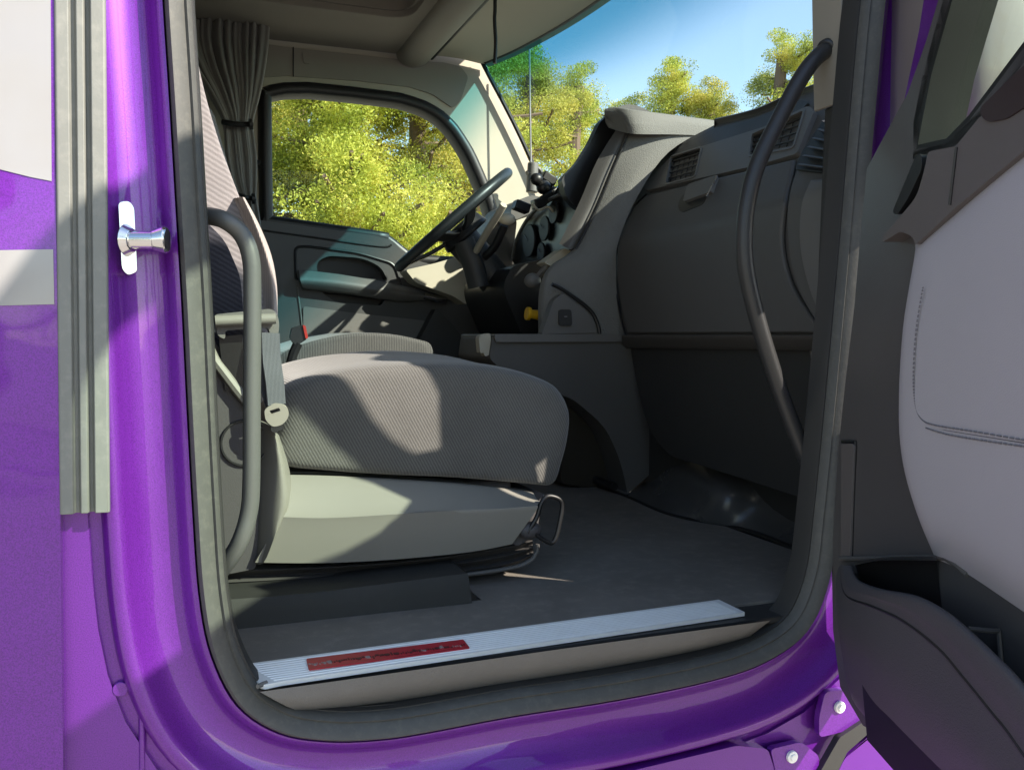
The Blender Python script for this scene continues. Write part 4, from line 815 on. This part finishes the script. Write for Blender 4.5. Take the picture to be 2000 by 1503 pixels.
MB().tube([T(-.02, 2.0, -.08), T(-.03, 2.02, -.18), mc - Vector((0, 0, .17))], .02, 12).build('mirror_arm', M['black'], em)

# ============================================================ TREES
def leafmat(name, c1, c2, c3):
    m, t, b = mat(name); tc = N(t, 'ShaderNodeTexCoord'); n = N(t, 'ShaderNodeTexNoise', Scale=1.6, Detail=6.0); t.links.new(tc.outputs['Object'], n.inputs['Vector'])
    r = N(t, 'ShaderNodeValToRGB'); e = r.color_ramp.elements; e[0].position = .35; e[0].color = (*c1, 1); e[1].position = .68; e[1].color = (*c3, 1); k = e.new(.5); k.color = (*c2, 1)
    t.links.new(n.outputs[0], r.inputs[0]); t.links.new(r.outputs[0], b.inputs['Base Color']); b.inputs['Roughness'].default_value = .6
    out = t.nodes['Material Output']; tl = N(t, 'ShaderNodeBsdfTranslucent'); t.links.new(r.outputs[0], tl.inputs[0]); ms = N(t, 'ShaderNodeMixShader'); ms.inputs[0].default_value = .45
    t.links.new(b.outputs[0], ms.inputs[1]); t.links.new(tl.outputs[0], ms.inputs[2]); t.links.new(ms.outputs[0], out.inputs[0]); return m
LM = [leafmat('pine_leaf', (.20, .26, .04), (.50, .54, .09), (.72, .64, .15)), leafmat('leaf_olive', (.24, .27, .05), (.52, .50, .09), (.70, .58, .16))]
BK = surf('bark', (.16, .11, .08), .9, bump=.5, bscale=30)
def tree(x, y, h, rad, label, lm, seed, dens=1.0):
    r_ = np.random.default_rng(seed)
    t = thing('pine_tree', (x, y, 0), label, 'tree', 'trees behind the truck')
    tk = MB(); tk.tube([Vector((x, y, 0)), Vector((x + .15, y, h * .4)), Vector((x - .1, y + .1, h * .75)), Vector((x, y, h * .97))], .17, 8)
    nb = int(44 * dens); cl = []
    for i in range(nb):
        f = .12 + .88 * (i / nb); a = r_.uniform(0, 6.28); L = rad * (1.05 - .72 * f ** 1.6) * r_.uniform(.65, 1.1)
        s = Vector((x, y, h * f * .97)); e = s + Vector((math.cos(a) * L, math.sin(a) * L, L * r_.uniform(.05, .35)))
        tk.tube([s, s.lerp(e, .5) + Vector((0, 0, -.05 * L)), e], .035, 5, sm=2)
        for k in range(5 if i % 4 else 2):
            g = .35 + .65 * k / 4 ; q = s.lerp(e, g); cl.append((q.x + r_.normal(0, .2), q.y + r_.normal(0, .2), q.z + r_.normal(0, .2), r_.uniform(.32, .66)))
    for k in range(6): cl.append((x + r_.normal(0, .2), y + r_.normal(0, .2), h * (.93 + .02 * k), .35))
    tk.build('trunk', BK, t)
    cl = np.array(cl); per = int(620 * dens); n = len(cl) * per
    c = np.repeat(cl[:, :3], per, 0); rr = np.repeat(cl[:, 3], per)
    d = r_.normal(size=(n, 3)); d /= np.linalg.norm(d, axis=1)[:, None]; p = c + d * (rr * r_.uniform(.15, 1, n) ** .6)[:, None] * np.array([1, 1, .62])
    u = r_.normal(size=(n, 3)); u /= np.linalg.norm(u, axis=1)[:, None]; v = np.cross(u, r_.normal(size=(n, 3))); v /= np.linalg.norm(v, axis=1)[:, None]
    sz = r_.uniform(.016, .042, n)[:, None]
    P = np.stack([p - u * sz, p + v * sz * .45, p + u * sz, p - v * sz * .45], 1).reshape(-1, 3) - np.array([x, y, 0])
    me = bpy.data.meshes.new('crown'); me.vertices.add(4 * n); me.vertices.foreach_set('co', P.astype(np.float32).ravel())
    me.loops.add(4 * n); me.loops.foreach_set('vertex_index', np.arange(4 * n, dtype=np.int32)); me.polygons.add(n)
    me.polygons.foreach_set('loop_start', np.arange(0, 4 * n, 4, dtype=np.int32)); me.update(calc_edges=True); me.materials.append(lm)
    o = bpy.data.objects.new('crown', me); S.collection.objects.link(o); o.parent = t
TR = [ # px at the crown's centre, distance, top py, radius
 (500, 17, 20, 3.0, 'yellow green pine filling the left of the far side window', 0),
 (600, 20, 60, 3.0, 'olive pine left of centre in the far side window', 1),
 (690, 16, 120, 2.6, 'bright pine in the middle of the far side window', 0),
 (830, 18, 130, 3.0, 'yellow green pine behind the top of the steering wheel', 1),
 (930, 21, 40, 3.0, 'tall pine showing on both sides of the far windshield pillar', 0),
 (1040, 24, 140, 2.6, 'pine behind the wire antenna', 1),
 (1130, 26, 172, 3.0, 'broad pine left of the gauge hood, highest point of the left clump', 0),
 (1215, 30, 225, 2.6, 'small pine top rising just over the gauge hood', 0),
 (1310, 30, 152, 2.4, 'pointed pine in the middle of the windshield', 0),
 (1385, 30, 195, 2.4, 'low pine right of the pointed one in the windshield', 1),
 (1520, 28, 112, 3.0, 'tall pine left of the black grab handle in the windshield', 0),
 (1600, 34, 190, 3.0, 'distant pine behind the black grab handle', 1)]
for i, (px, dist, ty, rad, lab, li) in enumerate(TR):
    r0_ = ray(px, 655); p = CAM + r0_ * (dist / r0_.length); top_ = CAM + ray(px, ty) * (dist / r0_.length)
    tree(p.x, p.y, top_.z + .2, rad, lab, LM[li], 100 + i)
for i, (x, y, h) in enumerate([(-14, 26, 10), (26, 14, 9), (-9, -17, 11), (4, -19, 11), (-20, -9, 11), (-3, -17, 10.5)]):  # pines behind the camera are unseen, added to darken paint reflections and sky fill
    tree(x, y, h, 3.4, ['pine standing off to the rear of the truck on the far side', 'pine ahead of the truck on the right', 'unseen pine added behind the camera to the left to darken reflections', 'unseen pine added straight behind the camera to darken reflections', 'lone pine far behind the truck', 'short unseen pine added behind the camera to darken reflections'][i], LM[i % 2], 300 + i, .6)
for o in S.objects:
    if o.type == 'EMPTY' and o.get('category') == 'tree': o['group'] = 'pine trees round the lot'
